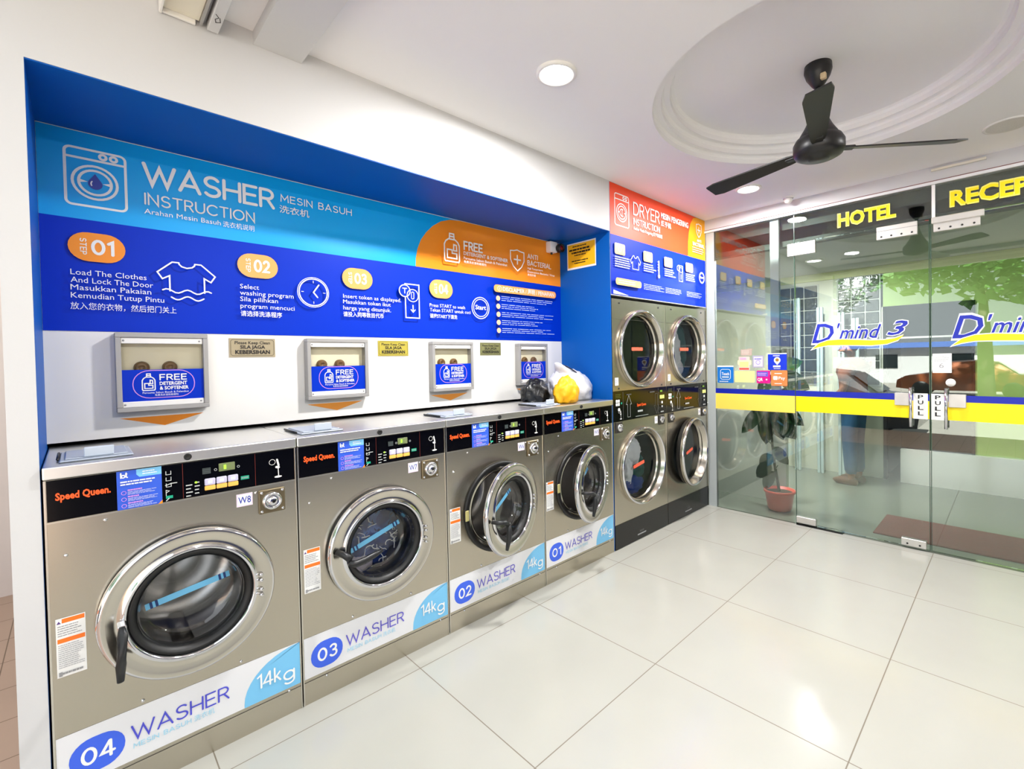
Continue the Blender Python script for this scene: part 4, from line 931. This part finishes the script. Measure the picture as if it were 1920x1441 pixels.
for i, lab in enumerate(('stacked stainless dryer next to the washer marked 01', 'stacked stainless dryer against the glass front, lower door ajar')):
    t = thing('stacked_dryer', lab, 'dryer', (DX0 + DW * i, D, 0), group='stacked dryers')
    shared('dcab', d_cabinet, 'cabinet', t); shared('dpan', d_panel, 'control_panel', t); shared('dpl', d_plinth, 'plinth', t)
    for z, op in ((UZ, 0), (LZ, 7 if i else 0)):
        shared('ddrum', d_drum, 'drum', t, loc=(DCX, 0, z))
        dr = shared('ddoor', d_door, 'door', t, loc=(DCX + .32, -.001 - .004 * bool(op), z), rot=(0, 0, radians(op)))
        shared('dgl', d_glass, 'door_glass', dr); shared('dseal', d_seal, 'door_seal', dr); s_ = shared('dstr', d_strip, 'strip_sticker', dr)
        if z == LZ: s_.matrix_local = Matrix.Translation((-.32, 0, 0)) @ Matrix.Rotation(radians(-9), 4, 'Y') @ Matrix.Translation((.32, 0, 0))
    for x in (.07, .68): shared('dcoin', d_coin, 'coin_slot', t, loc=(x, 0, .940))
    o = d_tag('D%d' % (2 * i + 1)); o.parent = t; o.location = (.03, 0, 1.265); o = d_tag('D%d' % (2 * i + 2)); o.parent = t; o.location = (.58, 0, .915)
    for x, z in ((.1, 1.9), (.66, 1.9), (.08, 1.24), (.7, 1.24)): shared('dscr', lambda: MB().lathe([(.008, 0), (.006, -.004), (0, -.004)], RUBBER, (0, 0, 0), 'y', 10).build('screw'), 'screw', t, loc=(x, 0, z))

# ------------------------------------------------------------------ laundry inside the machines
def cloth_mat(name, cols, scale, thr=None):
    m = bpy.data.materials.new(name); m.use_nodes = True; nt = m.node_tree; b = nt.nodes['Principled BSDF']; b.inputs['Roughness'].default_value = .8
    tc = nt.nodes.new('ShaderNodeTexCoord'); n = nt.nodes.new('ShaderNodeTexNoise'); n.inputs['Scale'].default_value = scale; n.inputs['Detail'].default_value = 2; n.inputs['Distortion'].default_value = 1.5
    r = nt.nodes.new('ShaderNodeValToRGB'); e = r.color_ramp.elements
    for k, (p, c) in enumerate(cols):
        if k < 2: e[k].position = p; e[k].color = lin(c)
        else: q = e.new(p); q.color = lin(c)
    r.color_ramp.interpolation = 'CONSTANT' if thr else 'LINEAR'
    nt.links.new(tc.outputs['Object'], n.inputs[0]); nt.links.new(n.outputs['Fac'], r.inputs[0]); nt.links.new(r.outputs[0], b.inputs['Base Color']); return m
def lump(name, label, cat, loc, size, mat, amp=.12, freq=3., seed=0, flat=True, sub=4, parent=None, group=None, rot=0):
    bm = bmesh.new(); bmesh.ops.create_icosphere(bm, subdivisions=sub, radius=1)
    for v in bm.verts:
        p = v.co.copy(); q = p * freq + Vector((seed * 7.3, seed * 3.1, 0))
        d = noise.fractal(q, 1., 2., 4) * amp + (1 - abs(noise.noise(q * 1.3))) ** 4 * amp * .7
        p *= 1 + d; v.co = Vector((p.x * size[0], p.y * size[1], p.z * size[2]))
        if flat and v.co.z < -.55 * size[2]: v.co.z = -.55 * size[2]
    m = MB(); m.bm(bm, mat, True); o = m.build(name, parent, loc, (0, 0, rot))
    if label: tag(o, label, cat, group)
    return o
nav = cloth_mat('navy_laundry', [(.0, (8, 14, 40)), (.5, (28, 62, 138)), (.62, (60, 110, 190)), (.66, (14, 28, 76)), (1., (24, 46, 120))], 9)
X3 = WX0 + WW
lw = lump('laundry', 'dark navy laundry seen through the door of the washer marked 03', 'laundry', (X3 + .371, D + .25, .6), (.185, .13, .185), nav, .16, 2.5, 1, False)
m = MB(); R = random.Random(5)
for k in range(40):
    t = R.uniform(0, 2 * pi); r = .155 * sqrt(R.random()); x, z = r * cos(t), r * sin(t); y = -.135 * sqrt(max(0, 1 - (x / .2) ** 2 - (z / .2) ** 2)) * 1.12 - .012
    p = [(x, y, z)]; g = R.uniform(0, 6.28)
    for s_ in range(4): g += R.uniform(-.9, .9); x += .011 * cos(g); z += .011 * sin(g); p.append((x, y - .002 * s_, z))
    m.tube(p, R.uniform(.0014, .0032), M('thread_white', (226, 230, 236), .7), 5)
m.build('loose_threads', lw)
lump('white_cloth', None, None, (-.06, -.10, -.12), (.075, .04, .045), M('white_cloth', (206, 198, 206), .8), .2, 3, 2, False, 3, lw)
def dryload(label, i, z, parts):
    e = thing('laundry', label, 'laundry', (DX0 + DW * i + DCX, D + .15, z))
    for nm, loc, size, c, sd in parts: lump(nm, None, None, loc, size, M('cloth_%d_%d_%d' % c, c, .85, var=.12, scale=12), .18, 2.2, sd, False, 4, e)
dryload('white and dark green laundry in the upper dryer against the glass front', 1, UZ, (('white_shirt', (-.07, -.02, -.02), (.09, .075, .21), (238, 238, 242), 3), ('green_towel', (.09, .03, .02), (.12, .09, .24), (30, 76, 78), 4), ('white_sock', (-.02, -.02, -.18), (.10, .07, .08), (200, 200, 206), 5)))
dryload('white shirts over teal and blue laundry in the lower dryer', 0, LZ, (('white_shirt', (-.02, -.015, .09), (.15, .075, .12), (240, 240, 244), 6), ('white_sleeve', (-.08, -.03, -.04), (.07, .06, .13), (236, 236, 240), 7), ('teal_towel', (.08, .02, -.06), (.13, .09, .13), (12, 70, 66), 8), ('blue_trousers', (.0, .0, -.18), (.17, .09, .08), (24, 56, 130), 9)))

# ------------------------------------------------------------------ bags on the washer tops
BAGB = M('bag_black', (14, 15, 18), .32, bump=.6, bscale=30); BAGW = M('bag_white', (226, 226, 232), .38, bump=.5, bscale=26); BAGY = M('bag_yellow', (255, 176, 10), .5, var=.2, scale=22, bump=.5, bscale=26)
zb = 1.162
lump('plastic_bag', 'crumpled black plastic bag on the washer beside the yellow one', 'bag', (2.335, 2.46, zb + .066), (.100, .085, .100), BAGB, .22, 2.2, 11, True)
lump('plastic_bag', 'full yellow bag between the black bag and the white bag', 'bag', (2.468, 2.275, zb + .066), (.098, .072, .118), BAGY, .18, 2., 12, True)
t = thing('plastic_bag', 'large white plastic carrier bag leaning on the blue recess wall', 'bag', (2.68, 2.41, zb))
bm = bmesh.new(); bmesh.ops.create_icosphere(bm, subdivisions=4, radius=1)
for v in bm.verts:
    p = v.co.copy(); q = p * 2.3 + Vector((5, 2, 1)); d = noise.fractal(q, 1., 2., 4) * .14 + (1 - abs(noise.noise(q * 1.7))) ** 5 * .08
    p *= 1 + d; p = Vector((p.x * .190, p.y * .125, p.z * .150))
    if p.z < -.085: p.z = -.085
    p.x = min(p.x, .182); p.x -= .35 * max(0, p.z); v.co = p + Vector((0, 0, .086))
m = MB(); m.bm(bm, BAGW, True); m.build('bag_body', t)
m = MB(); m.tube([(-.06, .0, .17), (-.105, -.01, .215), (-.15, -.02, .255), (-.185, -.02, .285)], [(.085, .04), (.07, .034), (.045, .022), (.025, .008)], BAGW, 14); m.build('bag_neck', t)
m = MB(); m.tube([(-.15, -.05, .272), (-.11, -.06, .255), (-.06, -.07, .230), (-.03, -.08, .212)], [(.005, .003), (.012, .004), (.010, .004), (.004, .003)], M('bag_stripe', (20, 20, 44), .4), 8); m.build('dark_strap', t)

# ------------------------------------------------------------------ ceiling fan, lamps and small ceiling fittings
FANB = M('fan_black', (20, 19, 20), .38, 0, .5)
fx, fy, fz = 2.725, .716, 2.535
t = thing('ceiling_fan', 'black three bladed ceiling fan under the oval ceiling tray', 'ceiling fan', (fx, fy, fz))
MB().lathe([(0, ZT - fz), (.062, ZT - fz), (.064, ZT - fz - .03), (.055, ZT - fz - .06), (.03, ZT - fz - .10), (.018, ZT - fz - .115), (0, ZT - fz - .115)], FANB, (0, 0, 0), 'z', 32).build('canopy', t)
MB().tube([(0, 0, .06), (0, 0, ZT - fz - .1)], .014, FANB, 16).build('rod', t)
MB().lathe([(.016, .25), (.026, .20), (.042, .15), (.066, .10), (.090, .06), (.104, .02)], FANB, (0, 0, 0), 'z', 36).build('lower_cover', t)
MB().lathe([(.06, .06), (.105, .045), (.118, .02), (.118, -.02), (.108, -.04), (.085, -.052), (.05, -.056), (.045, -.062), (0, -.064)], FANB, (0, 0, 0), 'z', 40).build('motor', t)
MB().rbox(-.045, -.02, -.045, -.02, ZT - fz - .095, ZT - fz - .065, M('fan_tag', (214, 190, 150), .5), .003, 1).build('rating_label', t)
for k, an in enumerate((-53, 78, 194.7)):
    an = radians(an); m = MB(); vs = []; fs = []; N = 10
    for j in range(N + 1):
        r = .10 + .56 * j / N; w = (.024 if j == 0 else .032 + .030 * (j / N)) ; w = w if j < N else w * .75; tw = radians(15)
        for s_, dz in ((-1, 0), (1, 0)):
            y = s_ * w; vs += [(r, y * cos(tw), y * sin(tw) + .004 + .0015 - .01 * j / N), (r, y * cos(tw), y * sin(tw) - .0015 - .01 * j / N)]
    for j in range(N):
        a_, b_ = j * 4, j * 4 + 4; fs += [(a_, b_, b_ + 2, a_ + 2), (a_ + 1, a_ + 3, b_ + 3, b_ + 1), (a_, a_ + 1, b_ + 1, b_), (a_ + 2, b_ + 2, b_ + 3, a_ + 3)]
    fs += [(0, 2, 3, 1), (N * 4, N * 4 + 1, N * 4 + 3, N * 4 + 2)]
    m.add(vs, fs, FANB); b_ = m.build('blade', t, (0, 0, -.012), (0, 0, an))
    m = MB(); m.rbox(.07, .17, -.02, .02, -.006, .008, FANB, .004, 1); m.build('blade_arm', b_)
LENS = M('lamp_lens', (255, 252, 246), .4, emit=12)
for k, (x, y, lab) in enumerate(((1.621, 1.519, 'round downlight above the washer marked 02'), (3.828, 1.51, 'round downlight in front of the dryer banner'), (3.6, -.95, 'added fill downlight out of view near the glass front'), (.95, -.75, 'added fill downlight out of view by the shop front'))):  # last two are invented fill lamps outside the view
    t = thing('downlight', lab, 'downlight', (x, y, ZC), group='ceiling downlights')
    MB().lathe([(.096, .0), (.096, -.008), (.088, -.014), (.078, -.012), (.076, -.004)], WPL, (0, 0, 0), 'z', 40).build('trim_ring', t)
    MB().lathe([(.077, -.006), (.05, -.009), (0, -.010)], LENS, (0, 0, 0), 'z', 32).build('lamp_lens', t)
    l = bpy.data.lights.new('downlight', 'AREA'); l.shape = 'DISK'; l.size = .15; l.energy = LAMP; l.color = (1, .985, .97); lo = bpy.data.objects.new('lamp_light', l); COL.objects.link(lo); lo.parent = t; lo.location = (0, 0, -.018)
t = thing('smoke_detector', 'small white dome detector on the ceiling near the glass front', 'smoke detector', (4.30, 1.364, ZC))
MB().lathe([(.045, 0), (.045, -.008), (.04, -.012)], WPL, (0, 0, 0), 'z', 28).build('base_plate', t); MB().lathe([(.034, -.01), (.034, -.028), (.026, -.042), (.012, -.05), (0, -.051)], WPL, (0, 0, 0), 'z', 28).build('dome', t)
t = thing('ceiling_speaker', 'flat round ceiling speaker cover beside the fan blade', 'speaker', (3.93, .03, ZC))
MB().lathe([(.115, 0), (.115, -.004), (.105, -.007), (.1, -.006)], WPL, (0, 0, 0), 'z', 36).build('speaker_rim', t); MB().lathe([(.1, -.0055), (0, -.0055)], M('speaker_mesh', (222, 220, 214), .6, bump=.5, bscale=300), (0, 0, 0), 'z', 36).build('speaker_cover', t)
for k, (x, y, lab) in enumerate(((4.70, 1.93, 'round lobby downlight just behind the fixed pane'), (5.7, 1.55, 'round lobby downlight in front of the glass blocks'))):
    t = thing('downlight', lab, 'downlight', (x, y, 2.5), group='lobby downlights')
    MB().lathe([(.085, 0), (.085, -.008), (.07, -.012), (.066, -.005)], WPL, (0, 0, 0), 'z', 32).build('trim_ring', t); MB().lathe([(.067, -.006), (0, -.008)], LENS, (0, 0, 0), 'z', 28).build('lamp_lens', t)
    l = bpy.data.lights.new('downlight', 'AREA'); l.shape = 'DISK'; l.size = .13; l.energy = (32, 40)[k]; lo = bpy.data.objects.new('lamp_light', l); COL.objects.link(lo); lo.parent = t; lo.location = (0, 0, -.016)

# ------------------------------------------------------------------ plant and doormat in the lobby
LEAF = M('leaf_green', (24, 62, 34), .25, var=.3, scale=6); LEAF2 = M('leaf_light', (52, 104, 50), .3, var=.3, scale=6)
t = thing('potted_plant', 'broad leaved plant in a red pot behind the fixed glass pane', 'plant', (4.73, 1.60, 0))
MB().lathe([(0, .004), (.095, .0), (.105, .02), (.128, .165), (.138, .168), (.138, .19), (.126, .19), (.12, .16), (0, .158)], M('pot_red', (238, 84, 66), .4), (0, 0, 0), 'z', 36).build('pot', t)
MB().lathe([(.122, .165), (.06, .172), (0, .176)], M('soil', (70, 48, 34), .95, var=.4, scale=40, bump=.6), (0, 0, 0), 'z', 24).build('soil', t)
MB().tube([(0, 0, .15), (.01, .05, .45), (.0, .08, .80), (.01, .05, 1.1), (.02, .02, 1.34)], [.014, .013, .011, .009, .006], M('stem_dark', (26, 36, 28), .6), 8).build('stem', t)
R = random.Random(11)
def leaf(L, W, bend, mat):
    m = MB(); vs = []; fs = []; N = 8
    for j in range(N + 1):
        s = j / N; w = W * (sin(pi * min(1, s * 1.02)) ** .6) * (1 - .25 * s) * .5; z = -bend * L * s * s
        vs += [(s * L, -w, z + .1 * w), (s * L, 0, z - .12 * w), (s * L, w, z + .1 * w)]
    for j in range(N):
        a_ = j * 3; fs += [(a_, a_ + 3, a_ + 4, a_ + 1), (a_ + 1, a_ + 4, a_ + 5, a_ + 2)]
    m.add(vs, fs, mat, True); m.tube([(-.09, 0, .02), (0, 0, 0)], .004, LEAF, 5); return m
LV = ((1.72, .98, 1.98, .70, .17, LEAF), (1.70, .95, 1.74, .60, .19, LEAF), (1.66, 1.0, 1.58, .66, .24, LEAF), (1.64, .98, 1.44, .70, .22, LEAF), (1.68, 1.02, 1.82, .76, .16, LEAF2), (1.62, 1.02, 1.36, .84, .17, LEAF),
      (1.60, 1.30, 1.33, 1.16, .21, LEAF2), (1.62, 1.34, 1.40, 1.42, .18, LEAF2), (1.62, 1.28, 1.80, 1.12, .16, LEAF2), (1.60, 1.15, 1.42, .98, .19, LEAF), (1.60, 1.1, 1.80, .98, .17, LEAF2),
      (1.66, .52, 1.80, .36, .15, LEAF), (1.66, .44, 1.84, .26, .15, LEAF), (1.64, .36, 1.78, .16, .14, LEAF), (1.64, .60, 1.50, .46, .13, LEAF))
for k, (ya, za, yb, zb_, W, mm) in enumerate(LV):
    d = Vector((R.uniform(-.06, .06), yb - ya, zb_ - za)); L = d.length; d.normalize()
    n_ = Vector((-1, R.uniform(-.35, .35), R.uniform(-.1, .45))); n_ = (n_ - d * n_.dot(d)).normalized(); s_ = n_.cross(d)
    o = leaf(L, W, .12, mm).build('leaf', t); o.matrix_local = Matrix(((d.x, s_.x, n_.x, R.uniform(-.06, .05)), (d.y, s_.y, n_.y, ya - 1.60), (d.z, s_.z, n_.z, za), (0, 0, 0, 1)))
m = MB(); m.rbox(4.585, 5.18, -.10, .83, .0, .012, M('mat_maroon', (96, 22, 14), .85, var=.3, scale=30, bump=.5, bscale=200), .005, 1)
tag(m.build('doormat'), 'dark maroon doormat on the lobby floor behind the glass doors', 'doormat')

# ------------------------------------------------------------------ person in the lobby
def skin(name, pts, edges, rad, mat, root=0, parent=None, sub=1):
    me = bpy.data.meshes.new(name); me.from_pydata(pts, edges, []); o = bpy.data.objects.new(name, me); COL.objects.link(o)
    md = o.modifiers.new('skin', 'SKIN'); md.use_smooth_shade = True
    sv = me.skin_vertices[0].data if me.skin_vertices else None
    if sv is None: return o
    for i, r in enumerate(rad): sv[i].radius = r if isinstance(r, tuple) else (r, r); sv[i].use_root = (i == root)
    s2 = o.modifiers.new('sub', 'SUBSURF'); s2.levels = sub; s2.render_levels = sub
    dg = bpy.context.evaluated_depsgraph_get(); nm = bpy.data.meshes.new_from_object(o.evaluated_get(dg)); bpy.data.objects.remove(o)
    nm.materials.clear(); nm.materials.append(mat)
    for p in nm.polygons: p.use_smooth = True
    return link(name, nm, parent)
SKINM = M('skin_brown', (150, 98, 70), .55)
per = thing('person', 'person in a rust shirt, blue jeans and brown shoes standing in the lobby', 'person', (6.24, 1.30, 0), radians(80))
# local frame: facing +x, left side +y
P_ = [(0, 0, .92), (0, 0, 1.08), (.01, 0, 1.24), (.015, 0, 1.36), (.03, 0, 1.43), (.05, 0, 1.52), (.065, 0, 1.60)]
Rd = [(.12, .13), (.11, .12), (.115, .14), (.10, .13), .05, (.085, .072), (.07, .062)]
E_ = [(0, 1), (1, 2), (2, 3), (3, 4), (4, 5), (5, 6)]
def chain(start, pts, rads):
    b = start
    for p, r in zip(pts, rads): P_.append(p); Rd.append(r); E_.append((b, len(P_) - 1)); b = len(P_) - 1
    return b
hands = []
for s in (1, -1):
    chain(0, [(0, .09 * s, .84), (.01, .095 * s, .50), (-.01, .095 * s, .10), (.0, .095 * s, .05), (.10, .10 * s, .03)], [.085, .06, .042, .042, .03])
    h = chain(3, [(.0, .17 * s, 1.34), (.02, .21 * s, 1.08), (.16, .17 * s, .96), (.215, .155 * s, .945)], [.055, .043, .030, .032]); hands.append(h)
    for k in range(4):
        y = .155 * s + (.022 - .0145 * k) * s; L = (.052, .062, .058, .045)[k]
        chain(h, [(.245, y, .945), (.245 + L * .6, y, .935), (.24 + L, y, .905)], [.010, .009, .008])
    chain(h, [(.225, .155 * s - .03 * s, .94), (.25, .155 * s - .045 * s, .925)], [.011, .009])
body = skin('body', P_, E_, Rd, SKINM, 0, per)
skin('shirt', [(0, 0, .86), (0, 0, 1.05), (.01, 0, 1.24), (.015, 0, 1.37), (.03, 0, 1.42), (.0, .18, 1.34), (.015, .205, 1.16), (.0, -.18, 1.34), (.015, -.205, 1.16)], [(0, 1), (1, 2), (2, 3), (3, 4), (3, 5), (5, 6), (3, 7), (7, 8)], [(.165, .18), (.152, .165), (.15, .175), (.135, .16), .075, .092, .078, .092, .078], M('shirt_rust', (128, 62, 20), .8, var=.15), 1, per)
skin('jeans', [(0, 0, .95), (0, 0, .88), (0, .09, .80), (.012, .096, .50), (-.008, .096, .10), (0, -.09, .80), (.012, -.096, .50), (-.008, -.096, .10)], [(0, 1), (1, 2), (2, 3), (3, 4), (1, 5), (5, 6), (6, 7)], [(.13, .145), (.135, .15), .105, .082, .072, .105, .082, .072], M('denim_blue', (30, 84, 122), .85, var=.2, scale=14), 0, per)
for s in (1, -1):
    m = MB(); bm = bmesh.new(); bmesh.ops.create_icosphere(bm, subdivisions=3, radius=1)
    for v in bm.verts:
        p = v.co; v.co = Vector((p.x * .135 + .055, p.y * (.046 if p.x > -.2 else .04) + .1 * s, max(-.0, .035 + p.z * (.055 - .018 * p.x)) if p.z > -.6 else .0))
    m.bm(bm, M('shoe_brown', (104, 66, 44), .5), True); m.build('shoe', per)
bm = bmesh.new(); bmesh.ops.create_icosphere(bm, subdivisions=3, radius=1)
for v in bm.verts:
    p = v.co; v.co = Vector((.052 + p.x * .098 - .012, p.y * .086, 1.585 + p.z * .098)) if (p.z > .1 or p.x < -.25) else Vector((.052 + p.x * .05 - .03, p.y * .07, 1.585 + p.z * .04))
m = MB(); m.bm(bm, M('hair_black', (18, 15, 14), .5, bump=.5, bscale=120), True); m.build('hair', per)
m = MB()
for s in (1, -1): m.lathe([(.009, 0), (.006, .005), (0, .006)], M('eye_dark', (22, 18, 16), .2), (.135, .03 * s, 1.545), 'x', 10)
m.build('eyes', per); m = MB(); m.tube([(.138, 0, 1.545), (.158, 0, 1.515), (.14, 0, 1.51)], [.007, .013, .008], SKINM, 8); m.build('nose', per)
m = MB(); m.tube([(.130, -.022, 1.483), (.139, 0, 1.482), (.130, .022, 1.483)], [.003, .006, .003], M('lip', (120, 66, 58), .5), 6); m.build('mouth', per)
for s in (1, -1): MB().tube([(.05, .078 * s, 1.56), (.045, .09 * s, 1.54), (.055, .08 * s, 1.51)], [.01, .012, .008], SKINM, 8).build('ear', per)

# ------------------------------------------------------------------ street in front of the shop (seen mirrored in the glass)
def car(label, x, y, rz, paint):
    t = thing('car', label, 'car', (x, y, -.3), rz)
    side = [(-2.15, .30), (-2.2, .62), (-2.1, .86), (-1.5, .93), (-.95, 1.38), (-.3, 1.46), (.45, 1.42), (1.05, .98), (1.85, .84), (2.15, .66), (2.18, .34), (1.6, .26), (-1.6, .26)]
    m = MB(); n = len(side); vs = []
    for yy, k in ((-.86, 0), (-.70, 1), (.70, 1), (.86, 0)):
        for a_, b_ in side:
            vs.append((a_, yy if b_ < 1.0 else yy * .80, b_ if k else b_ - (.04 if b_ > .9 else 0)))
    fs = [list(range(n))[::-1], [3 * n + i for i in range(n)]]
    for j in range(3):
        for i in range(n): fs.append((j * n + i, j * n + (i + 1) % n, (j + 1) * n + (i + 1) % n, (j + 1) * n + i))
    m.add(vs, fs, paint, False); b_ = m.fixn('car_body', t)
    DG = M('car_glass', (22, 30, 32), .06, 0, .8)
    for s in (1, -1):
        m = MB(); v = [(-1.25, .965), (-.88, 1.30), (-.3, 1.37), (-.25, .965)]; w = [(-.2, .965), (-.22, 1.37), (.40, 1.33), (.88, .965)]
        for q in (v, w): m.add([(a_, s * (.80 if z < 1 else .70), z) for a_, z in q], [(0, 1, 2, 3)], DG)
        m.build('side_window', t)
    m = MB(); m.add([(.50, -.62, 1.40), (.50, .62, 1.40), (1.06, .7, 1.01), (1.06, -.7, 1.01)], [(0, 1, 2, 3)], DG); m.build('windscreen', t)
    m = MB(); m.add([(-1.02, -.6, 1.36), (-1.02, .6, 1.36), (-1.5, .66, .98), (-1.5, -.66, .98)], [(0, 1, 2, 3)], DG); m.build('rear_window', t)
    for s in (1, -1):
        MB().rbox(-2.2, -2.0, s * .78 - .1, s * .78 + .1, .66, .84, M('tail_red', (220, 40, 30), .3), .02).build('tail_light', t)
        for xx in (-1.35, 1.35): MB().lathe([(0, -.1), (.2, -.1), (.3, -.08), (.32, -.04), (.32, .06), (.2, .08), (0, .08)], RUBBER, (xx, s * .78, .32), 'y', 24).build('wheel', t)
    return t
car('dark grey sedan parked along the street before the shop', -3.5, 3.5, radians(90), M('car_grey', (62, 66, 72), .25, .4, coat=.6))
car('teal sedan parked beyond the dark grey car', -7.4, 5.6, radians(90), M('car_teal', (40, 150, 150), .25, .2, coat=.6))
car('orange sedan further down the street', -16.5, 1.4, radians(90), M('car_orange', (160, 88, 50), .25, .2, coat=.6))
BLD = M('building_white', (196, 197, 200), .7); ROOF = M('roof_blue', (90, 120, 190), .5)
t = thing('shophouse_row', 'long low white building with a blue roof edge across the street', 'building', (-26, 2, -.3))
MB().box(-3, 0, -16, 16, 0, 2.1, BLD).build('wall', t); MB().box(-3.2, .4, -16.3, 16.3, 2.1, 2.4, ROOF).build('roof', t)
for k in range(9):
    m = MB(); m.box(0, .04, -14 + k * 3.4, -12.9 + k * 3.4, .9, 1.7, M('car_glass', (22, 30, 32), .06, 0, .8)); m.build('window', t)
def tree(label, x, y, h, r, seed):
    R = random.Random(seed); t = thing('tree', label, 'tree', (x, y, -.3), group='street trees')
    MB().tube([(0, 0, 0), (.05, .05, h * .4), (0, .1, h * .75)], [.22, .17, .08], M('bark', (84, 74, 62), .9), 8).build('trunk', t)
    m = MB(); lm = M('tree_leaf', (66, 110, 44), .6, var=.4, scale=1.5)
    for k in range(1500):
        while True:
            p = Vector((R.uniform(-1, 1), R.uniform(-1, 1), R.uniform(-1, 1)))
            if .35 < p.length < 1 and noise.noise(p * 2.2 + Vector((seed, 0, 0))) > -.08: break
        c = Vector((p.x * r, p.y * r, h + p.z * r * .62)); a_ = Vector((R.uniform(-1, 1), R.uniform(-1, 1), R.uniform(-.6, .6))).normalized() * R.uniform(.14, .3); b_ = a_.cross(Vector((R.uniform(-1, 1), R.uniform(-1, 1), 1))).normalized() * a_.length * .6
        m.add([c - a_, c - b_, c + a_, c + b_], [(0, 1, 2, 3)], lm)
    m.build('crown', t)
tree('tall street tree opposite the shop', -10.5, .6, 5.0, 3.0, 1); tree('street tree beside the white building', -17, -6.5, 5.6, 3.2, 2); tree('street tree further along the road', -17, 7.5, 5.4, 3.2, 3); tree('street tree at the far end of the road', -18, -15, 6, 3.6, 4)
